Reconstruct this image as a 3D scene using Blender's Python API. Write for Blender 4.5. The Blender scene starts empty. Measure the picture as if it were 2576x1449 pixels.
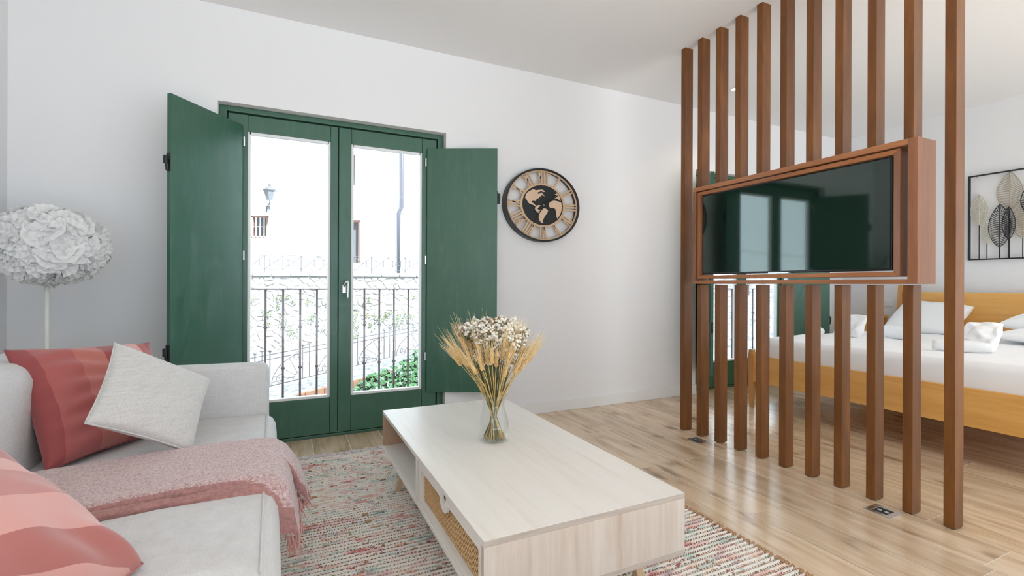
import bpy, math, random
from mathutils import Vector, Matrix, noise
random.seed(7)
PI = math.pi
S = bpy.context.scene
C = S.collection
# ------------------------------------------------------------------ camera
YAW, ROLL, H = 0.442297, 0.003876, 1.05
cam_d = bpy.data.cameras.new('camera'); cam = bpy.data.objects.new('camera', cam_d); C.objects.link(cam)
cy_, sy_ = math.cos(YAW), math.sin(YAW)
R0 = Vector((cy_, -sy_, 0)); FW = Vector((sy_, cy_, 0)); U0 = Vector((0, 0, 1))
RT = R0*math.cos(ROLL) + U0*math.sin(ROLL); UP = U0*math.cos(ROLL) - R0*math.sin(ROLL)
m = Matrix((RT, UP, -FW)).transposed().to_4x4(); m.translation = Vector((0, 0, H))
cam.matrix_world = m
cam_d.sensor_width = 36; cam_d.lens = 36*1206.77/2576; cam_d.shift_y = -(724.5-715.82)/2576; cam_d.clip_start = .02
S.camera = cam
# ------------------------------------------------------------------ world, sun, exposure
w = bpy.data.worlds.new('world'); S.world = w; w.use_nodes = True
w.node_tree.nodes['Background'].inputs[0].default_value = (.73, .875, 1, 1)
w.node_tree.nodes['Background'].inputs[1].default_value = 1.55
sd = bpy.data.lights.new('sun', 'SUN'); sd.energy = 24; sd.angle = math.radians(2.5); sd.color = (.785, .892, 1)
sun = bpy.data.objects.new('sun', sd); C.objects.link(sun)
sun.rotation_euler = Vector((-.20, .60, -.80)).to_track_quat('-Z', 'Y').to_euler()
S.view_settings.view_transform = 'Standard'; S.view_settings.look = 'None'; S.view_settings.gamma = 1
S.view_settings.exposure = 0.04; S.view_settings.use_curve_mapping = False
try:
    S.cycles.max_bounces = 14; S.cycles.diffuse_bounces = 8; S.cycles.transparent_max_bounces = 24
    S.cycles.use_denoising = True; S.cycles.sample_clamp_indirect = 8
except Exception: pass
# ------------------------------------------------------------------ mesh helpers
class MB:
    def __init__(s): s.v = []; s.f = []; s.uv = None
    def add(s, vs, fs):
        n = len(s.v); s.v += [tuple(p) for p in vs]; s.f += [tuple(i+n for i in f) for f in fs]; return s
    def box(s, x0, x1, y0, y1, z0, z1):
        return s.add([(x0,y0,z0),(x1,y0,z0),(x1,y1,z0),(x0,y1,z0),(x0,y0,z1),(x1,y0,z1),(x1,y1,z1),(x0,y1,z1)],
                     [(0,3,2,1),(4,5,6,7),(0,1,5,4),(1,2,6,5),(2,3,7,6),(3,0,4,7)])
    def hexa(s, bot, top):
        return s.add(list(bot)+list(top), [(0,3,2,1),(4,5,6,7),(0,1,5,4),(1,2,6,5),(2,3,7,6),(3,0,4,7)])
    def tube(s, pts, r, n=8, cap=True, closed=False):
        pts = [Vector(p) for p in pts]; N = len(pts); rs = r if isinstance(r, (list, tuple)) else [r]*N
        base = len(s.v); prev = None
        for i, p in enumerate(pts):
            if closed: t = pts[(i+1) % N]-pts[i-1]
            else: t = pts[min(i+1, N-1)]-pts[max(i-1, 0)]
            t = t.normalized() if t.length > 1e-9 else Vector((0, 0, 1))
            if prev is None:
                a = Vector((0, 0, 1)) if abs(t.z) < .9 else Vector((1, 0, 0)); nrm = t.cross(a).normalized()
            else:
                nrm = prev - t*prev.dot(t); nrm = nrm.normalized() if nrm.length > 1e-9 else t.orthogonal().normalized()
            prev = nrm; b = t.cross(nrm)
            for k in range(n):
                an = 2*PI*k/n; q = p + (nrm*math.cos(an)+b*math.sin(an))*rs[i]; s.v.append(tuple(q))
        for i in range(N if closed else N-1):
            j = (i+1) % N
            for k in range(n):
                k2 = (k+1) % n; s.f.append((base+i*n+k, base+i*n+k2, base+j*n+k2, base+j*n+k))
        if cap and not closed:
            s.f.append(tuple(base+k for k in reversed(range(n)))); s.f.append(tuple(base+(N-1)*n+k for k in range(n)))
        return s
    def lathe(s, prof, c=(0,0,0), n=32, close=False):
        base = len(s.v); cx, cy, cz = c
        for r, z in prof:
            for k in range(n):
                a = 2*PI*k/n; s.v.append((cx+r*math.cos(a), cy+r*math.sin(a), cz+z))
        M = len(prof)
        for i in range(M if close else M-1):
            j = (i+1) % M
            for k in range(n):
                k2 = (k+1) % n; s.f.append((base+i*n+k, base+i*n+k2, base+j*n+k2, base+j*n+k))
        if not close:
            if prof[0][0] > 1e-6: s.f.append(tuple(base+k for k in reversed(range(n))))
            if prof[-1][0] > 1e-6: s.f.append(tuple(base+(M-1)*n+k for k in range(n)))
        return s
    def prism(s, poly, fn, a, b):
        """poly list of 2D; fn(p2, t) -> 3D ; a,b extents"""
        n = len(poly); s.add([fn(p, a) for p in poly]+[fn(p, b) for p in poly],
              [tuple(range(n)), tuple(reversed(range(n, 2*n)))]+[(i, i+n, (i+1) % n+n, (i+1) % n) for i in range(n)])
        return s
    def build(s, name, mat, parent=None, smooth=False, bevel=0, seg=2, sub=0):
        me = bpy.data.meshes.new(name); me.from_pydata(s.v, [], s.f); me.update()
        if s.uv:
            ul = me.uv_layers.new(name='uv')
            for l in me.loops: ul.data[l.index].uv = s.uv[l.vertex_index]
        o = bpy.data.objects.new(name, me); C.objects.link(o); me.materials.append(mat)
        if smooth:
            for p in me.polygons: p.use_smooth = True
        if bevel:
            md = o.modifiers.new('b', 'BEVEL'); md.width = bevel; md.segments = seg; md.limit_method = 'ANGLE'; md.angle_limit = .6
            for p in me.polygons: p.use_smooth = True
            if seg <= 2:
                for p in me.polygons: p.use_smooth = False
        if sub:
            md = o.modifiers.new('s', 'SUBSURF'); md.levels = sub; md.render_levels = sub
        if parent is not None: par(o, parent)
        return o
def par(o, p):
    o.parent = p
    if p.type == 'EMPTY': o.matrix_parent_inverse = Matrix.Translation(-Vector(p['_b']))
def tag(o, label=None, cat=None, group=None, kind=None):
    if label: o['label'] = label
    if cat: o['category'] = cat
    if group: o['group'] = group
    if kind: o['kind'] = kind
    return o
def thing(name, loc, label, cat, group=None, kind=None):
    o = bpy.data.objects.new(name, None); C.objects.link(o); o.location = loc; o['_b'] = tuple(loc); o.empty_display_size = .05
    return tag(o, label, cat, group, kind)
def copy_tree(o, parent=None):
    mi = o.matrix_parent_inverse.copy(); c = o.copy(); C.objects.link(c); c.parent = parent
    if parent is not None: c.matrix_parent_inverse = mi
    for ch in list(o.children): copy_tree(ch, c)
    return c
def stuff(o): o['kind'] = 'stuff'; return o
# exterior frame: the street outside is turned a little against the room
EA = -0.2345
def EX(x, y, z): return Vector((x*math.cos(EA)-y*math.sin(EA), x*math.sin(EA)+y*math.cos(EA), z))
def exloc(mb): mb.v = [tuple(EX(*p)) for p in mb.v]; return mb
# ------------------------------------------------------------------ materials
def nt(name):
    m = bpy.data.materials.new(name); m.use_nodes = True; t = m.node_tree; return m, t, t.nodes['Principled BSDF']
def N(t, typ, **kw):
    n = t.nodes.new(typ)
    for k, v in kw.items():
        if k.startswith('i_'):
            key = k[2:]; n.inputs[int(key) if key.isdigit() else key.replace('_', ' ')].default_value = v
        else: setattr(n, k, v)
    return n
def rgb(*c): return (c[0], c[1], c[2], 1)
def ramp(t, fac, stops):
    r = t.nodes.new('ShaderNodeValToRGB'); e = r.color_ramp.elements
    while len(e) < len(stops): e.new(.5)
    for i, (p, c) in enumerate(stops): e[i].position = p; e[i].color = rgb(*c)
    t.links.new(fac, r.inputs[0]); return r.outputs[0]
def mapping(t, scale, coord='Object', rnd=False, rot=(0,0,0)):
    tc = t.nodes.new('ShaderNodeTexCoord'); mp = t.nodes.new('ShaderNodeMapping'); mp.inputs['Scale'].default_value = scale
    mp.inputs['Rotation'].default_value = rot
    src = tc.outputs[coord]
    if rnd:
        oi = t.nodes.new('ShaderNodeObjectInfo'); mu = N(t, 'ShaderNodeVectorMath', operation='SCALE', i_Scale=37.0)
        cb = t.nodes.new('ShaderNodeCombineXYZ')
        for k in range(3): t.links.new(oi.outputs['Random'], cb.inputs[k])
        t.links.new(cb.outputs[0], mu.inputs[0]); ad = N(t, 'ShaderNodeVectorMath', operation='ADD')
        t.links.new(src, ad.inputs[0]); t.links.new(mu.outputs[0], ad.inputs[1]); src = ad.outputs[0]
    t.links.new(src, mp.inputs[0]); return mp.outputs[0]
def noi(t, vec, scale, detail=4, rough=.6, dist=0):
    n = N(t, 'ShaderNodeTexNoise'); n.inputs['Scale'].default_value = scale; n.inputs['Detail'].default_value = detail
    n.inputs['Roughness'].default_value = rough; n.inputs['Distortion'].default_value = dist
    t.links.new(vec, n.inputs['Vector']); return n.outputs[0]
def bump(t, b, h, strength, dist=.002):
    n = N(t, 'ShaderNodeBump'); n.inputs['Strength'].default_value = strength; n.inputs['Distance'].default_value = dist
    t.links.new(h, n.inputs['Height']); t.links.new(n.outputs[0], b.inputs['Normal'])
def plain(name, c, rough=.5, metal=0, spec=None, noise_amt=0, nscale=8, bmp=0, bscale=200, coat=0, sheen=0):
    m, t, b = nt(name); b.inputs['Base Color'].default_value = rgb(*c); b.inputs['Roughness'].default_value = rough
    b.inputs['Metallic'].default_value = metal
    if spec is not None: b.inputs['Specular IOR Level'].default_value = spec
    if coat: b.inputs['Coat Weight'].default_value = coat; b.inputs['Coat Roughness'].default_value = .08
    if sheen: b.inputs['Sheen Weight'].default_value = sheen
    if noise_amt:
        v = mapping(t, (1, 1, 1)); f = noi(t, v, nscale)
        t.links.new(ramp(t, f, [(.3, [x*(1-noise_amt) for x in c]), (.7, [min(1, x*(1+noise_amt)) for x in c])]), b.inputs['Base Color'])
    if bmp:
        v = mapping(t, (1, 1, 1)); bump(t, b, noi(t, v, bscale, 3), bmp)
    return m
def wood(name, stops, axis='y', rough=.4, scale=1.0, rnd=False, bmp=.15, spec=.5, stretch=14, coat=0):
    m, t, b = nt(name); s = {'x': (1, stretch, stretch), 'y': (stretch, 1, stretch), 'z': (stretch, stretch, 1)}[axis]
    v = mapping(t, tuple(k*scale for k in s), rnd=rnd)
    f = noi(t, v, 1.0, 5, .62, .9); f2 = noi(t, v, 5.0, 3, .6)
    mx = N(t, 'ShaderNodeMix', data_type='FLOAT'); mx.inputs[0].default_value = .3
    t.links.new(f, mx.inputs[2]); t.links.new(f2, mx.inputs[3])
    t.links.new(ramp(t, mx.outputs[0], stops), b.inputs['Base Color']); b.inputs['Roughness'].default_value = rough
    b.inputs['Specular IOR Level'].default_value = spec
    if coat: b.inputs['Coat Weight'].default_value = coat; b.inputs['Coat Roughness'].default_value = .25
    bump(t, b, f2, bmp, .001); return m
M = {}
M['wall'] = plain('wall_paint', (.80, .80, .81), .85, bmp=.05, bscale=60)
M['ceil'] = plain('ceiling_paint', (.80, .80, .805), .9)
M['base'] = plain('baseboard_paint', (.80, .80, .80), .45)
M['grout'] = plain('grout', (.70, .66, .60), .8)
def floor_mat():
    m, t, b = nt('oak_plank'); v = mapping(t, (13, 1.1, 1), rnd=True)
    f = noi(t, v, 1.0, 5, .6, 1.2); f2 = noi(t, v, 6.0, 3, .6)
    v2 = mapping(t, (4.2, 1.6, 1), rnd=True); f3 = noi(t, v2, 2.2, 2, .5)
    c = ramp(t, f, [(.28, (.47, .325, .195)), (.43, (.66, .495, .335)), (.60, (.76, .60, .43)), (.8, (.82, .68, .52))])
    mx = N(t, 'ShaderNodeMix', data_type='RGBA', blend_type='MULTIPLY'); t.links.new(c, mx.inputs[6])
    t.links.new(ramp(t, f3, [(.27, (.30, .22, .17)), (.36, (.80, .76, .72)), (.5, (1, 1, 1))]), mx.inputs[7]); mx.inputs[0].default_value = .75
    mx2 = N(t, 'ShaderNodeMix', data_type='RGBA', blend_type='MULTIPLY'); t.links.new(mx.outputs[2], mx2.inputs[6])
    oi = t.nodes.new('ShaderNodeObjectInfo')
    t.links.new(ramp(t, oi.outputs['Random'], [(0, (.80, .78, .76)), (1, (1.0, 1.0, 1.0))]), mx2.inputs[7]); mx2.inputs[0].default_value = 1
    t.links.new(mx2.outputs[2], b.inputs['Base Color']); b.inputs['Roughness'].default_value = .23; b.inputs['Specular IOR Level'].default_value = .65
    bump(t, b, f2, .10, .001); return m
M['plank'] = floor_mat()
def green_mat():
    m, t, b = nt('green_paint'); v = mapping(t, (9, 9, 1.6)); f = noi(t, v, 1.4, 5, .6, 1.5)
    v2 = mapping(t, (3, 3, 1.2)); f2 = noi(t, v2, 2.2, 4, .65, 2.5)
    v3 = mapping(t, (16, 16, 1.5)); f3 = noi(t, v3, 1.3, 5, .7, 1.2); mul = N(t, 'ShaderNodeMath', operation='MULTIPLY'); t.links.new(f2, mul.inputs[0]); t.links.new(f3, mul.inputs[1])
    mxc = N(t, 'ShaderNodeMix', data_type='RGBA'); t.links.new(ramp(t, mul.outputs[0], [(.26, (0, 0, 0)), (.46, (.30, .30, .30))]), mxc.inputs[0])  # pale streaks mixed into the paint imitate window sheen on the shutters
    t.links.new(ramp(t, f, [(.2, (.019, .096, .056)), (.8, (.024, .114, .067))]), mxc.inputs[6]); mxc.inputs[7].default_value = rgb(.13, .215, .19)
    t.links.new(mxc.outputs[2], b.inputs['Base Color'])
    t.links.new(ramp(t, f2, [(.35, (.30,)*3), (.65, (.50,)*3)]), b.inputs['Roughness']); b.inputs['Specular IOR Level'].default_value = .85
    bump(t, b, f, .03, .001); return m
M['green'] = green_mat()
M['dgreen'] = plain('dark_green_gap', (.008, .022, .016), .6)
M['post'] = wood('walnut_stain', [(.25, (.085, .028, .006)), (.5, (.170, .060, .012)), (.75, (.30, .115, .026))], 'z', .32, 1.0, True, .1, .45, 7)
M['walnut_y'] = wood('walnut_stain_rail', [(.25, (.23, .080, .026)), (.5, (.37, .140, .050)), (.75, (.50, .21, .082))], 'y', .33, 1.0, False, .1, .6)
M['walnut_z'] = wood('walnut_stain_upright', [(.25, (.17, .065, .028)), (.5, (.27, .105, .045)), (.75, (.38, .16, .075))], 'z', .33, 1.0, False, .1, .6)
M['oak'] = wood('honey_oak', [(.25, (.62, .30, .065)), (.5, (.76, .41, .115)), (.75, (.86, .53, .18))], 'y', .4, 1.0, False, .1)
M['oak_z'] = wood('honey_oak_leg', [(.25, (.46, .21, .05)), (.5, (.60, .29, .08)), (.75, (.70, .38, .13))], 'z', .4, 1.0, False, .1)
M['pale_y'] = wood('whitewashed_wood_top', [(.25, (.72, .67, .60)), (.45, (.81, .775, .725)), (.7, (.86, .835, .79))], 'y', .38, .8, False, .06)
M['pale_z'] = wood('whitewashed_wood_end_shaded', [(.25, (.31, .215, .145)), (.42, (.50, .41, .34)), (.7, (.62, .55, .49))], 'z', .5, 1.0, False, .1)  # near end darker than the top, its shade put into the colour
M['pale_in_shaded'] = wood('whitewashed_wood_inside_shaded', [(.25, (.36, .22, .135)), (.5, (.48, .31, .20)), (.75, (.57, .41, .29))], 'z', .5, 1.0, False, .1)  # browner copy for inner panels, compartment shade put into the colour
M['legw'] = wood('tapered_leg_wood', [(.3, (.50, .33, .19)), (.7, (.66, .47, .30))], 'z', .45, 1.5)
def fabric(name, c, c2, scale=900, rough=.9, bmp=.25, sheen=.2, slub=True):
    m, t, b = nt(name); v = mapping(t, (1, 1, 1)); f = noi(t, v, scale*.35, 2, .7)
    va = mapping(t, (40, 40, 4)); vb = mapping(t, (4, 4, 60)); f1 = noi(t, va, 6, 2); f2 = noi(t, vb, 5, 2)
    ad = N(t, 'ShaderNodeMath', operation='ADD'); t.links.new(f1, ad.inputs[0]); t.links.new(f2, ad.inputs[1])
    ad2 = N(t, 'ShaderNodeMath', operation='MULTIPLY_ADD'); t.links.new(ad.outputs[0], ad2.inputs[0]); ad2.inputs[1].default_value = .33
    mu = N(t, 'ShaderNodeMath', operation='MULTIPLY'); t.links.new(f, mu.inputs[0]); mu.inputs[1].default_value = .34
    t.links.new(mu.outputs[0], ad2.inputs[2])
    t.links.new(ramp(t, ad2.outputs[0], [(.36, c2), (.62, c)]), b.inputs['Base Color']); b.inputs['Roughness'].default_value = rough
    b.inputs['Sheen Weight'].default_value = sheen; bump(t, b, ad2.outputs[0], bmp, .002); return m
M['sofa'] = fabric('sofa_linen', (.70, .70, .70), (.57, .565, .56))
M['cush'] = fabric('cushion_linen', (.72, .71, .695), (.54, .53, .51), bmp=.35)
M['white_cloth'] = plain('white_bedding', (.86, .86, .87), .9, bmp=.15, bscale=25, sheen=.2)
def stripes(name, cols, seq, diag=0):
    m, t, b = nt(name); tc = t.nodes.new('ShaderNodeTexCoord'); sp = t.nodes.new('ShaderNodeSeparateXYZ'); t.links.new(tc.outputs['UV'], sp.inputs[0])
    r = t.nodes.new('ShaderNodeValToRGB'); r.color_ramp.interpolation = 'CONSTANT'; e = r.color_ramp.elements
    while len(e) < len(seq): e.new(.5)
    for i, (p, k) in enumerate(seq): e[i].position = p; e[i].color = rgb(*cols[k])
    t.links.new(sp.outputs[0], r.inputs[0]); t.links.new(r.outputs[0], b.inputs['Base Color']); b.inputs['Roughness'].default_value = .62
    b.inputs['Sheen Weight'].default_value = .3
    v = mapping(t, (1, 1, 1)); bump(t, b, noi(t, v, 500, 2), .1, .001); return m
M['red'] = stripes('red_striped_cotton', {'a': (.33, .055, .055), 'b': (.44, .105, .095), 'c': (.52, .16, .13), 'd': (.72, .36, .33)},
    [(0, 'a'), (.10, 'b'), (.33, 'c'), (.53, 'a'), (.72, 'd'), (.86, 'b'), (.93, 'a')])
M['pink'] = stripes('pink_striped_cotton', {'a': (.50, .17, .155), 'b': (.74, .38, .345), 'c': (.58, .24, .22)},
    [(0, 'a'), (.12, 'b'), (.27, 'a'), (.44, 'b'), (.62, 'c'), (.80, 'b'), (.9, 'a')])
def throw_mat():
    m, t, b = nt('boucle_throw'); v = mapping(t, (1, 1, 1)); f = noi(t, v, 150, 3, .7, 1.0); f2 = noi(t, v, 420, 2)
    t.links.new(ramp(t, f, [(.34, (.34, .16, .15)), (.47, (.58, .38, .37)), (.60, (.74, .58, .57))]), b.inputs['Base Color'])
    b.inputs['Roughness'].default_value = .95; b.inputs['Sheen Weight'].default_value = .6; bump(t, b, f, .9, .005); return m
M['throw'] = throw_mat()
M['fringe'] = plain('throw_fringe', (.62, .34, .30), .9)
def rug_mat():
    m, t, b = nt('kilim_rug')
    def stretched(sx, sy, sc, det, off):
        tc = t.nodes.new('ShaderNodeTexCoord'); mp = t.nodes.new('ShaderNodeMapping'); mp.inputs['Scale'].default_value = (sx, sy, 1)
        mp.inputs['Location'].default_value = (off, off*1.7, 0); t.links.new(tc.outputs['Object'], mp.inputs[0]); return noi(t, mp.outputs[0], sc, det, .65, .3)
    f = stretched(11, 46, .8, 5, 0); g = stretched(8, 22, .7, 4, 5.3); hh = stretched(34, 95, .8, 3, 9.1)
    base = (.77, .73, .67)
    c1 = ramp(t, f, [(.34, (.16, .33, .31)), (.41, (.46, .60, .55)), (.45, base), (.555, base), (.60, (.70, .38, .22)), (.67, (.50, .13, .16))])
    c2 = ramp(t, g, [(.36, (.50, .12, .17)), (.42, (.70, .36, .39)), (.46, base), (.57, base), (.63, (.40, .53, .49)), (.7, (.28, .42, .40))])
    mx = N(t, 'ShaderNodeMix', data_type='RGBA', blend_type='MIX'); mx.inputs[0].default_value = .42; t.links.new(c1, mx.inputs[6]); t.links.new(c2, mx.inputs[7])
    mk = ramp(t, hh, [(.62, (0, 0, 0)), (.64, (1, 1, 1))]); mx2 = N(t, 'ShaderNodeMix', data_type='RGBA')
    t.links.new(mk, mx2.inputs[0]); t.links.new(mx.outputs[2], mx2.inputs[6]); mx2.inputs[7].default_value = rgb(.33, .12, .11)
    # dark warp dots between the ribs
    tc = t.nodes.new('ShaderNodeTexCoord'); sp = t.nodes.new('ShaderNodeSeparateXYZ'); t.links.new(tc.outputs['Object'], sp.inputs[0])
    def wave(o, k, ph=0):
        a = N(t, 'ShaderNodeMath', operation='MULTIPLY_ADD'); t.links.new(o, a.inputs[0]); a.inputs[1].default_value = k; a.inputs[2].default_value = ph
        s = N(t, 'ShaderNodeMath', operation='SINE'); t.links.new(a.outputs[0], s.inputs[0]); return s.outputs[0]
    wy = wave(sp.outputs[1], 2*PI/RIB, -.75); nx_ = stretched(14, 42, 1.0, 2, 4.4); av = N(t, 'ShaderNodeMath', operation='MULTIPLY_ADD'); t.links.new(nx_, av.inputs[0]); av.inputs[1].default_value = .055
    t.links.new(sp.outputs[0], av.inputs[2]); wx = wave(av.outputs[0], 2*PI/.0125, 0)
    a = N(t, 'ShaderNodeMath', operation='LESS_THAN'); t.links.new(wy, a.inputs[0]); a.inputs[1].default_value = -.64
    bb = N(t, 'ShaderNodeMath', operation='GREATER_THAN'); t.links.new(wx, bb.inputs[0]); bb.inputs[1].default_value = .05
    mu = N(t, 'ShaderNodeMath', operation='MULTIPLY'); t.links.new(a.outputs[0], mu.inputs[0]); t.links.new(bb.outputs[0], mu.inputs[1])
    cc = ramp(t, stretched(3, 3, 1.0, 2, 2), [(.38, (.6, .6, .6)), (.56, (1, 1, 1))])
    mu2 = N(t, 'ShaderNodeMath', operation='MULTIPLY'); t.links.new(mu.outputs[0], mu2.inputs[0]); t.links.new(cc, mu2.inputs[1])
    mx3 = N(t, 'ShaderNodeMix', data_type='RGBA'); t.links.new(mu2.outputs[0], mx3.inputs[0]); t.links.new(mx2.outputs[2], mx3.inputs[6]); mx3.inputs[7].default_value = rgb(.20, .115, .075)
    t.links.new(mx3.outputs[2], b.inputs['Base Color']); b.inputs['Roughness'].default_value = .95; return m
RIB = .024
M['rug'] = rug_mat()
M['rugfringe'] = plain('rug_fringe_cotton', (.70, .64, .64), .9)
M['knot'] = plain('rug_knot_jute', (.42, .24, .13), .9)
M['black'] = plain('black_metal', (.012, .013, .014), .38)
M['dial'] = plain('black_dial', (.010, .012, .013), .5)
M['clockwood'] = wood('clock_wood', [(.3, (.50, .33, .19)), (.7, (.68, .49, .32))], 'z', .5, 2.5)
M['clockwood2'] = wood('clock_map_wood', [(.3, (.62, .43, .29)), (.7, (.74, .56, .41))], 'z', .5, 2.5)
M['steel'] = plain('brushed_steel', (.72, .73, .74), .25, 1)
M['plate'] = plain('white_plastic', (.78, .78, .78), .4)
M['pvc'] = plain('white_glazing_bead', (.85, .85, .86), .3)
M['iron'] = plain('wrought_iron_hazed', (.27, .20, .21), .5)  # window glare is mixed into the base colour as a mauve haze
M['iron_far'] = plain('street_iron', (.075, .072, .072), .6)
def glass_mat(name, tint=(1, 1, 1), refl=.035, edge=.8):
    m, t, b = nt(name); t.nodes.remove(b); out = [n for n in t.nodes if n.type == 'OUTPUT_MATERIAL'][0]
    tr = N(t, 'ShaderNodeBsdfTransparent'); tr.inputs[0].default_value = rgb(*tint); gl = N(t, 'ShaderNodeBsdfGlossy'); gl.inputs['Roughness'].default_value = .01
    fr = N(t, 'ShaderNodeLayerWeight'); pw = N(t, 'ShaderNodeMath', operation='POWER'); t.links.new(fr.outputs['Facing'], pw.inputs[0]); pw.inputs[1].default_value = 5
    ma = N(t, 'ShaderNodeMath', operation='MULTIPLY_ADD'); t.links.new(pw.outputs[0], ma.inputs[0]); ma.inputs[1].default_value = edge; ma.inputs[2].default_value = refl; mx = N(t, 'ShaderNodeMixShader')
    t.links.new(ma.outputs[0], mx.inputs[0]); t.links.new(tr.outputs[0], mx.inputs[1]); t.links.new(gl.outputs[0], mx.inputs[2]); t.links.new(mx.outputs[0], out.inputs[0]); return m
M['glass'] = glass_mat('window_glass', (.97, .98, .975)); M['vglass'] = glass_mat('vase_glass', (.985, .992, .99), .04, .6)
M['ruffle'] = plain('white_ruffled_fabric', (.92, .92, .92), .95, sheen=.3)
def ruffle_fix():
    m = M['ruffle']; t = m.node_tree; b = t.nodes['Principled BSDF']; out = [n for n in t.nodes if n.type == 'OUTPUT_MATERIAL'][0]
    tl = N(t, 'ShaderNodeBsdfTranslucent'); tl.inputs[0].default_value = rgb(.85, .85, .85); mx = N(t, 'ShaderNodeMixShader'); mx.inputs[0].default_value = .35
    t.links.new(b.outputs[0], mx.inputs[1]); t.links.new(tl.outputs[0], mx.inputs[2]); t.links.new(mx.outputs[0], out.inputs[0])
ruffle_fix()
M['lampwhite'] = plain('white_lamp_metal', (.74, .75, .72), .35)
def tv_mat():
    m, t, b = nt('tv_screen'); b.inputs['Base Color'].default_value = rgb(.003, .010, .007); b.inputs['Roughness'].default_value = .045
    b.inputs['IOR'].default_value = 1.9; b.inputs['Specular Tint'].default_value = rgb(.86, 1, .93); return m
M['screen'] = tv_mat()
M['tvblack'] = plain('tv_bezel', (.006, .008, .007), .25)
# ------------------------------------------------------------------ room shell
XL, XR, YB, YO, ZC = -1.33, 5.95, 3.44, -2.6, 2.765
WT = .42           # wall thickness at the back
OP = [(-.376, 1.082), (3.599, 5.057)]; OPH = 2.176; DX = 3.975
wb = MB()
for a, b_ in ((XL-.3, OP[0][0]), (OP[0][1], OP[1][0]), (OP[1][1], XR+.3)): wb.box(a, b_, YB, YB+WT*.45, -.02, ZC+.05)
for a, b_ in OP: wb.box(a, b_, YB, YB+WT*.45, OPH, ZC+.05)
tag(wb.build('wall_back', M['wall']), 'white plaster back wall with the two green balcony doors', 'wall', kind='structure')
tag(MB().box(XL-.3, XL, YO, YB, -.02, ZC+.05).build('wall_left', M['wall']), 'white wall at the left edge behind the sofa', 'wall', kind='structure')
tag(MB().box(XR, XR+.3, YO, YB, -.02, ZC+.05).build('wall_right', M['wall']), 'white wall behind the bed and its headboard', 'wall', kind='structure')
tag(MB().box(XL-.3, XR+.3, YO, YB+WT*.45, ZC, ZC+.25).build('ceiling', M['ceil']), 'plain white ceiling above the whole room', 'ceiling', kind='structure')
fl = tag(MB().box(XL-.3, XR+.3, YO, YB+WT*.45, -.2, -.0012).build('floor', M['grout']), 'light oak plank floor of the whole room', 'floor', kind='structure')
bb = MB()
for i, (a, b_) in enumerate(((XL, OP[0][0]-.0), (OP[0][1], OP[1][0]), (OP[1][1], XR))):
    tag(MB().box(a, b_, YB-.014, YB, 0, .094).build('baseboard_back' if i == 1 else ('baseboard_back_left' if i == 0 else 'baseboard_back_right'), M['base'], bevel=.003),
        ['white baseboard left of the first balcony door', 'white baseboard under the wall clock, between the two doors', 'white baseboard right of the bedroom door'][i], 'baseboard', kind='structure')
tag(MB().box(XR-.014, XR, YO, YB-.014, 0, .094).build('baseboard_right', M['base'], bevel=.003), 'white baseboard behind the bed head', 'baseboard', kind='structure')
tag(MB().box(XL, XL+.014, YO, YB-.014, 0, .094).build('baseboard_left', M['base'], bevel=.003), 'white baseboard behind the sofa', 'baseboard', kind='structure')
tag(MB().box(XL-3, XR+3, -11, YO-.002, -.2, -.02).build('reflector', plain('reflector_slab', (.50, .50, .50), .8)), 'pale terrace added outside, behind the viewer, to bounce fill light', 'reflector', kind='structure')  # unseen slab, added to bounce sunlight up to the ceiling
# planks
PW = .2215; PL = 1.32
def plank_mesh(w_, l_):
    mb = MB().box(-w_/2, w_/2, -l_/2, l_/2, -.012, 0); o = mb.build('plank', M['plank'], fl); return o
full = None; c = -18; rnd = random.Random(3); fullm = None
x = 2.602 - 18*PW
while x < XR:
    a, b_ = max(x, XL), min(x+PW, XR)
    if b_-a > .02:
        xm = (a+b_)/2; yend = 3.62 if any(p < xm < q for p, q in OP) else YB
        off = .87 if abs(x-2.3805) < .01 else (rnd.random()*PL)
        y = off - 3*PL
        while y < yend:
            y0, y1 = max(y, -1.0), min(y+PL, yend)
            if y1-y0 > .05:
                w_, l_ = b_-a-.0055, y1-y0-.004
                if abs(w_-(PW-.0055)) < 1e-4 and abs(l_-(PL-.004)) < 1e-4 and fullm:
                    o = bpy.data.objects.new('plank', fullm); C.objects.link(o); o.parent = fl
                else:
                    o = plank_mesh(w_, l_)
                    if abs(w_-(PW-.0055)) < 1e-4 and abs(l_-(PL-.004)) < 1e-4: fullm = o.data
                o.location = (xm, (y0+y1)/2, 0)
            y += PL
    x += PW
back = stuff(MB().box(XL, XR, YO, -1.003, -.012, 0).build('plank_field', M['plank'], fl))
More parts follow.
